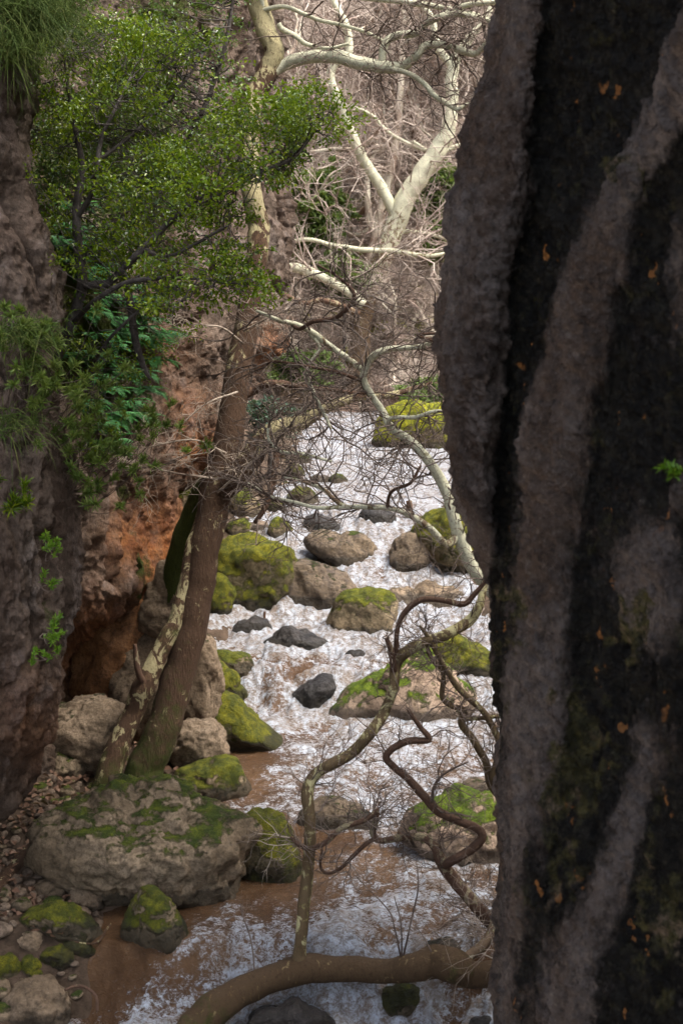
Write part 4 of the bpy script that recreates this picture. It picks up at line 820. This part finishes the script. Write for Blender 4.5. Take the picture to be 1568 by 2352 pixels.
HS.append(limb('branch', [(188,660,11.05,9),(215,655,11,9),(250,650,10.9,9),(285,615,10.8,8),(330,570,10.7,8),(380,520,10.7,7),(430,480,10.6,5),(480,440,10.6,3)], sb, sh, 8))
HS.append(limb('branch', [(178,500,11,7),(205,460,10.9,6),(222,400,10.8,6),(230,330,10.8,5),(260,260,10.8,4),(300,180,10.9,3)], sb, sh, 7))
HS.append(limb('branch', [(170,740,11.1,7),(220,690,10.8,6),(290,650,10.6,6),(370,640,10.5,5),(450,640,10.4,4),(540,650,10.3,3)], sb, sh, 7))
HS.append(limb('branch', [(430,480,10.6,5),(520,440,10.9,4),(600,395,11.1,4),(670,365,11.2,4),(710,320,11.3,3),(740,270,11.3,2)], sb, sh, 7))
HS.append(limb('branch', [(330,570,10.7,5),(380,590,10.6,4),(450,560,10.5,4),(520,520,10.5,3)], sb, sh, 7))
HS.append(limb('branch', [(190,390,11,5),(280,330,11.2,5),(370,250,11.4,4),(450,150,11.6,3),(500,60,11.8,2)], sb, sh, 7))
HS.append(limb('branch', [(290,640,11.2,8),(300,700,11.1,9),(310,770,11.1,9),(325,830,11.15,8),(345,870,11.2,4)], sb, sh, 7, label='dark broken stem hanging down the cliff'))
r = np.random.default_rng(9)
crownpoly = [(40,150),(130,60),(300,20),(480,30),(530,100),(570,220),(640,210),(720,190),(800,250),(790,330),(720,390),(640,400),(575,420),(560,480),(560,560),(640,690),(560,720),(430,690),(330,700),(230,600),(120,520),(60,400)]
cl = []
while len(cl) < 190:
    x, y = r.uniform(30, 810), r.uniform(10, 730)
    if not inpoly(x, y, crownpoly): continue
    gap = float(fbm(np.array([[x*.009, y*.011, 3.3]]), 3)[0])
    if gap < -.16: continue
    Yc = 11.2 + r.normal()*.45 - .4*sst(350, 650, np.array(y)) + (.35 if y < 200 else 0)
    q = P(x, y, Yc); cl.append((*q, r.uniform(.09, .19), .55 + .9*max(0, min(1, gap + .45))))
bright = [(480,400),(520,430),(450,430),(540,380),(560,640),(520,620),(600,660),(480,600),(540,560),(420,400),(650,260),(700,290),(740,260),(640,310),(600,250),(690,220),(760,290)]
for x, y in bright:
    q = P(x + r.normal()*12, y + r.normal()*12, (10.4 if x < 610 and y > 350 else 11.2) + r.normal()*.12); cl.append((*q, .16, 1.7))
ha = [h[0] for h in HS[:7]]
cp, cr = to_clump(ha, cl, r); lv = [(cp, cr)]
s, d, hr = pick(cp, cr, 1500, r, .3, 1); d = d*.6 + r.normal(size=(1500, 3))*.6; d /= np.linalg.norm(d, axis=1)[:, None]
lv.append((walk(s, d, r.uniform(.08, .28, 1500), 5, .3, np.array([0, 0, .06]), r), np.full((1500, 1), .0024)*np.linspace(1, .4, 5)[None]))
twig_mesh('twigs', lv, sb, sh)
crown('leaves', cl, M['leaf'], sh, 91, 105, .038, .021)
# shade loving evergreen behind it, higher on the cliff
sh2 = empty('evergreen_shrub', P(330, 420, 13.4), 'cool green bushy evergreen clinging higher on the cliff behind the leaning tree', 'shrub')
h = limb('trunk', [(300,520,13.6,10),(350,430,13.2,8),(430,330,13.0,7),(480,220,13.0,6),(520,90,13.0,5),(540,-40,13,3)], sb, sh2, 8)
cl2 = []
for _ in range(2000):
    x, y = r.uniform(30, 600), r.uniform(-60, 560)
    if fbm(np.array([[x*.007, y*.009, 8.3]]), 3)[0] < -.06 or x > 550 - .2*y: continue
    q = P(x, y, np.interp(x, [30, 250, 560], [11.5, 12.2, 13.2]) + r.uniform(-.3, .5)); cl2.append((*q, r.uniform(.12, .22), r.uniform(.5, 1.1)))
    if len(cl2) > 150: break
cp, cr = to_clump([h[0]], cl2, r); twig_mesh('twigs', [(cp, cr)], sb, sh2); crown('leaves', cl2, M['leaf2'], sh2, 92, 85, .036, .02)

sh3 = empty('leafy_shrub', P(200, 900, 11.6), 'low bright leafy plant sprawling down the cliff between the ferns', 'shrub')
h = limb('trunk', [(200,905,11.9,6),(215,840,11.3,5),(250,780,11.0,4),(300,730,10.9,3),(340,700,10.8,2)], sb, sh3, 7)
cl3 = []
for (x, y) in ((110,520),(140,590),(150,640),(200,690),(270,650),(330,720),(380,740),(350,790),(300,830),(260,800),(180,760),(160,810),(220,860),(260,900),(200,960),(240,1010),(190,1040),(90,600),(120,450),(60,420),(320,860),(370,830),(420,760)):
    for _ in range(2): q = P(x + r.normal()*22, y + r.normal()*22, np.interp(x, [60, 200, 420], [10.2, 10.9, 11.6]) + r.normal()*.15); cl3.append((*q, .09, r.uniform(.4, .8)))
cp, cr = to_clump([h[0]], cl3, r, .004); twig_mesh('twigs', [(cp, cr)], sb, sh3); crown('leaves', cl3, M['leaf'], sh3, 93, 60, .032, .018)

# ------------------------------------------------------------------ far bushes
def bush(px, py, Y, wpx, hpx, n, mat, lab, seed, L=.12, root=None):
    r = np.random.default_rng(seed); k = mpp(Y); q = P(px, py + hpx, Y); gz = float(ground_h(q[0], Y))
    if root: q = P(*root); gz = q[2]
    e = empty('bush', (q[0], Y, gz), lab, 'bush'); c = P(px, py, Y); cl = []
    for _ in range(n):
        a = r.normal(size=3); a /= np.linalg.norm(a); a *= r.uniform(.3, 1)**.5
        cl.append((c[0] + a[0]*wpx*k, Y + a[1]*min(wpx, hpx)*k, c[2] + a[2]*hpx*k, .28*r.uniform(.6, 1.3)*min(wpx, hpx)*k, 1))
    st = np.array([[q[0], Y, gz - .05], [q[0]*.5 + c[0]*.5, Y, gz*.6 + c[2]*.4], [c[0], Y, c[2]]]); V, f = tubes(np.array([smooth_path(st, 4)]), np.linspace(.06, .02, len(smooth_path(st, 4)))[None], 6)
    under(link('stem', mesh('stem', V, f), M['shrub_bark']), e)
    cp, cr = to_clump([smooth_path(st, 4)], cl, r, .012); twig_mesh('twigs', [(cp, cr)], M['shrub_bark'], e)
    crown('leaves', cl, mat, e, seed, 80, L, L*.55, .6)
bush(715, 480, 37.6, 90, 100, 90, M['bush_far'], 'olive green evergreen bush on the far slope beside the cliff edge', 501, .16)
bush(790, 640, 36.5, 70, 45, 34, M['bush_far'], 'low green bush beneath the olive green evergreen on the far slope', 502, .14)
bush(1015, 450, 39, 60, 60, 44, M['bush_far'], 'green bush beside the rock wall edge beyond the forked pale tree', 503, .16)
bush(1010, 560, 38, 40, 40, 26, M['bush_far'], 'small green bush below the dark leaning trunk', 504, .14)
bush(620, 960, 24, 62, 48, 30, M['bush_blue'], 'blue green bush behind the slanting limb of the leaning tree', 505, .08)
bush(700, 850, 35.6, 80, 45, 50, M['bush_far'], 'grey green bush on the far bank behind the bare twigs', 506, .11)
bush(960, 900, 34, 60, 32, 18, M['bush_far'], 'low green bush on the mossy far bank', 507, .10)
bush(660, 290, 19.7, 40, 90, 40, M['bush_far'], 'hanging green shrub on the cliff edge behind the upper trunk', 508, .08, (635, 330, 20.0))

# ------------------------------------------------------------------ ferns, herbs, grass on the cliff
def frond(r, L):
    k = 18; t = np.linspace(0, 1, k); bend = r.uniform(.45, .95)
    sp = np.stack([L*t*np.cos(bend*t*.8), 0*t, L*(.45*t - bend*.75*t*t)], -1)
    pos, ax_, nr, ln = [], [], [], []
    for i in range(1, k):
        tan = sp[i] - sp[i - 1]; tan /= np.linalg.norm(tan)
        for sgn in (-1, 1):
            pos.append(sp[i]); ax_.append(np.array([0, sgn, 0])*.9 + tan*.45 + np.array([0, 0, -.12])); nr.append(np.cross(tan, [0, 1, 0])*-1); ln.append(L*.21*math.sin(math.pi*(.12 + .86*t[i]))**.8)
    ln = np.array(ln); v, f = leaf_mesh(np.array(pos), np.array(ax_), np.array(nr), ln, ln*.12 + .003, .1)
    sv, sf = tubes(sp[None], np.linspace(.003, .001, k)[None], 3)
    return np.vstack([v, sv]), np.vstack([f, sf + len(v)])
def fern(px, py, Y, L, seed, nfr=24):
    r = np.random.default_rng(seed); vs_, fs_, n0 = [], [], 0
    for i in range(nfr):
        v, f = frond(r, L*r.uniform(.65, 1.15)); a = -math.pi/2 + .5 + r.uniform(-1.5, 1.5); c, s = math.cos(a), math.sin(a)
        v = v @ np.array([[c, s, 0], [-s, c, 0], [0, 0, 1]]) + r.normal(size=3)*.02; vs_.append(v); fs_.append(f + n0); n0 += len(v)
    o = link('fern', mesh('fern', np.vstack(vs_), np.vstack(fs_), False), M['fern']); o.location = P(px, py, Y)
    tag(o, 'dark green fern hanging from the cliff below the evergreen shrub', 'fern', 'ferns on the shaded cliff')
def surfB(px, py):
    e = float(np.interp(py, [a[1] for a in edgeB], [a[0] for a in edgeB])); return float(yB(np.array(float(px)), np.array(float(py)), np.array(e - px)))
k = 0
for (x, y) in ((160,530),(200,560),(150,600),(230,690),(260,660),(300,700),(330,740),(250,740),(280,780),(340,790),(210,770),(220,830),(260,850),(300,870),(230,900),(280,930),(250,960),(200,870),(320,900),(180,640),(370,770),(230,980),(190,930),(240,1020),(300,960),(160,480),(220,620),(270,700),(310,760),(200,720),(350,830),(240,800),(180,820),(140,560),(330,690)):
    fern(x, y, surfB(x, y) - .25, .36, 700 + k); k += 1
def herb(px, py, Y, n, seed, mat, lab, group, name='spurge', L=.075, spread=.16, stem_to=None):
    """tufts of narrow leaves at the ends of thin stems"""
    r = np.random.default_rng(seed); base = P(*(stem_to or (px, py + 60, Y + .3))); c = P(px, py, Y)
    e = empty(name, base, lab, 'plant', group)
    ends = c + r.normal(size=(n, 3))*np.array([spread, spread*.7, spread]); t = np.linspace(0, 1, 6)[None, :, None]
    mid = (base + ends)/2 + r.normal(size=(n, 3))*.06 + np.array([0, 0, -.06]); pth = (1 - t)**2*base + 2*t*(1 - t)*mid[:, None] + t*t*ends[:, None]
    twig_mesh('stem', [(pth, np.full((n, 1), .0035)*np.linspace(1, .6, 6)[None])], M['twig'], e)['kind'] = 'thing'
    m = 46; ii = np.repeat(np.arange(n), m); dirs = pth[ii, 5] - pth[ii, 4]; dirs /= np.linalg.norm(dirs, axis=1)[:, None]
    tt = r.uniform(0, 1, n*m); ax_ = r.normal(size=(n*m, 3)) + dirs*1.1 + np.array([0, 0, .5]); pos = pth[ii, 5] - dirs*(tt*.09)[:, None]
    v, f = leaf_mesh(pos, ax_, r.normal(size=(n*m, 3)) + np.array([0, 0, .6]), L*r.uniform(.6, 1.1, n*m), np.full(n*m, .009), .1)
    o = link('leaves', mesh('leaves', v, f, False), mat); under(o, e); o['kind'] = 'stuff'
HG = 'spurge tufts on the cliff'; HL = 'loose tuft of narrow grey green leaves on the cliff'
for i, (x, y, Y, n) in enumerate(((70,800,9.4,16),(50,880,9.3,10),(60,750,9.5,10),(150,850,9.9,9),(190,830,10.2,8),(200,900,10.3,7),(150,960,10,9),(210,1010,10.4,9),(250,1000,10.7,8),(230,1060,10.6,9),(180,1080,10.2,7),(330,1010,11.6,5),(370,1030,11.8,4),(340,960,12,4),(290,1010,11,5),(250,1100,10.8,6),(120,920,9.8,7),(340,1080,11.8,4),(400,1000,12.5,3))):
    herb(x, y, Y, n, 800 + i, M['herb'], HL, HG, stem_to=(max(x - 60, 20), y + 70, Y + .8))
for i, (x, y, Y, n, lab) in enumerate(((112,1440,9.75,6,'bright green leafy weed in a crack of the near buttress, larger clump'),(118,1500,9.8,4,'bright green weed hanging lowest on the near buttress'),(125,1240,9.8,5,'small bright green sprout on the near buttress above the weeds'),(100,1325,9.7,3,'yellowish tuft on the near buttress above the leafy weed'),(1560,1060,5.35,3,'small green sprig on the dark wet rock wall'),(20,1160,9.3,9,'broad leaved dark green plant at the cliff edge'))):
    herb(x, y, Y, n, 850 + i, M['bright'] if i < 5 else M['leaf'], lab, None, 'weed', .045 if i != 5 else .08, .045 if i != 5 else .09, stem_to=(x - (12 if i != 4 else -12), y + 15, Y + .15))
def grass(px, py, Y, n, L, seed, lab, droop=.7):
    r = np.random.default_rng(seed); c = P(px, py, Y); k = 5; t = np.linspace(0, 1, k)
    b = c + r.normal(size=(n, 3))*np.array([.12, .12, .05]); d = r.normal(size=(n, 3))*.55 + np.array([.25, -.4, .8]); d /= np.linalg.norm(d, axis=1)[:, None]; ln = L*r.uniform(.5, 1.2, n)
    p = b[:, None] + d[:, None]*(t[None, :, None]*ln[:, None, None]); p[:, :, 2] -= droop*ln[:, None]*t[None]**2
    V, f = tubes(p, np.full((n, 1), .0032)*np.linspace(1, .2, k)[None], 3); o = link('grass_tuft', mesh('grass_tuft', V - c, f), M['grass']); o.location = c; tag(o, lab, 'grass')
for i, (x, y, Y, n, L, lab) in enumerate(((60,60,10.2,700,.45,'large grass tuft topping the near buttress'),(20,20,10.0,500,.4,'grass tuft at the very top of the near buttress'),(110,30,10.6,500,.4,'grass tuft leaning from the cliff beside the evergreen shrub'),(20,120,9.9,400,.35,'grass tuft hanging over the near buttress edge'),(60,770,9.5,320,.3,'fine grass tuft among the spurge on the near buttress'),(5,980,9.4,200,.3,'thin grass on the near buttress below the spurge'))):
    grass(x, y, Y, n, L, 900 + i, lab)

# ------------------------------------------------------------------ stones, litter and driftwood on the bank
stone_me = []
for k in range(9):
    v, f = rock_shape(3, 1000 + k, 10, 12, .12); v = v*np.array([1, .8, .55]); m = mesh('stone', v, f); m.materials.append(M['stone'] if k < 6 else M['lime']); stone_me.append(m)
r = np.random.default_rng(15); placed = []
def stone(x, y, s, lab, grp):
    z = float(ground_h(x, y)); o = link('stone', stone_me[r.integers(0, 9)]); o.location = (x, y, z + s*.18); o.scale = (s*r.uniform(.8, 1.2), s*r.uniform(.8, 1.2), s*r.uniform(.8, 1.2)); o.rotation_euler = (r.normal()*.25, r.normal()*.25, r.uniform(0, 6.28))
    tag(o, lab, 'stone', grp)
def free(x, y, s):
    for q in rocks:
        if ((x - q['c'][0])/(q['half'] + s*.5))**2 + ((y - q['c'][1])/(q['dep'] + s*.5))**2 < 1: return False
    return all((x - a)**2 + (y - b)**2 > (s + c)**2*.62 for a, b, c in placed)
for _ in range(4000):
    px, py = r.uniform(-30, 300), r.uniform(1740, 2330)
    if py > 2080 and px > 230: continue
    Y = hit(px, py) if len(placed) < 235 else None
    if Y is None: break
    x = float(P(px, py, Y)[0]); s = float(.035 + .085*r.uniform()**2.2)
    if x > np.interp(Y, WLp[:, 0], WLp[:, 1]) + .05 or not free(x, Y, s): continue
    placed.append((x, Y, s)); stone(x, Y, s, 'small angular brown stone on the leaf strewn bank', 'stones of the bank')
n1_ = len(placed); c2 = 0
for _ in range(1500):
    px, py = r.uniform(500, 700), r.uniform(1050, 1240); Y = hit(px, py); x = float(P(px, py, Y)[0]); s = float(.06 + .14*r.uniform()**2)
    if x > np.interp(Y, WLp[:, 0], WLp[:, 1]) + .25 or not free(x, Y, s): continue
    placed.append((x, Y, s)); c2 += 1; stone(x, Y, s, 'small stone on the far bank beside the upper water', 'stones of the upper bank')
    if c2 > 55: break
# dead leaves
pts = []
while len(pts) < 1500:
    px, py = r.uniform(-40, 320), r.uniform(1730, 2200); Y = 11 + 3*r.uniform(); x = r.uniform(-4.2, -1.6); Y = r.uniform(10.6, 14.5)
    if x < np.interp(Y, WLp[:, 0], WLp[:, 1]) - .15: pts.append((x, Y, float(ground_h(x, Y)) + .03 + .03*r.uniform()))
pts = np.array(pts); n_ = len(pts); v, f = leaf_mesh(pts, r.normal(size=(n_, 3))*np.array([1, 1, .25]), r.normal(size=(n_, 3))*.35 + np.array([0, 0, 1]), .075*r.uniform(.6, 1.2, n_), .05*r.uniform(.6, 1.2, n_), .3)
tag(link('leaf_litter', mesh('leaf_litter', v, f, False), M['litter']), 'reddish brown dead leaves scattered over the stony bank', 'dead leaves', None, 'stuff')
def stick(spec, lab, mat='bark_red', name='driftwood', extra=()):
    e = empty(name, P(*spec[0][:3]), lab, 'branch'); limb('stick', spec, M[mat], e, 9, (.1, .1))
    for s in extra: limb('side_twig', s, M[mat], e, 6)
def onb(px, py, r_, dz=.0): return (px, py, hit(px, py) - .03, r_)
stick([onb(-30,2075,17), onb(10,2020,17), onb(50,1975,16), onb(75,1945,14), onb(90,1925,9)], 'thick pale root lying on the bank beside the largest boulder', 'bark_mix', extra=([onb(80,1945,8), onb(97,1965,7), onb(92,1990,5)],))
stick([onb(2,2084,4.5), onb(50,2078,4.5), onb(105,2072,4)], 'straight pale stick lying on the stones', 'bark_mix')
stick([onb(164,2162,1.5), onb(205,2168,2.2), onb(230,2160,2.8), onb(243,2138,3), onb(255,2122,2.4)], 'curved thin driftwood twig on the mossy stones', 'bark_mix')
stick([(150,2275,10.15,3),(175,2266,10.2,4),(200,2270,10.2,4),(222,2290,10.15,4),(225,2322,10.1,3)], 'small bent stick poking out of the calm brown water', 'bark_red')
stick([onb(120,1815,4), onb(180,1790,4), onb(240,1768,4)], 'thin dead branch lying at the foot of the twin trunks', 'bark_red')
Ys = hit(940, 1190); stick([(941,1200,Ys,7),(940,1175,Ys,7.5),(939,1150,Ys,7)], 'short broken wooden stump standing in the upper cascade', 'bark_red', 'stump')
Ys = hit(607, 1440) + .1; stick([(607,1440,Ys,3),(607,1422,Ys,3),(608,1405,Ys,3)], 'short dark stick standing on the small wet rock', 'bark_red', 'stick')
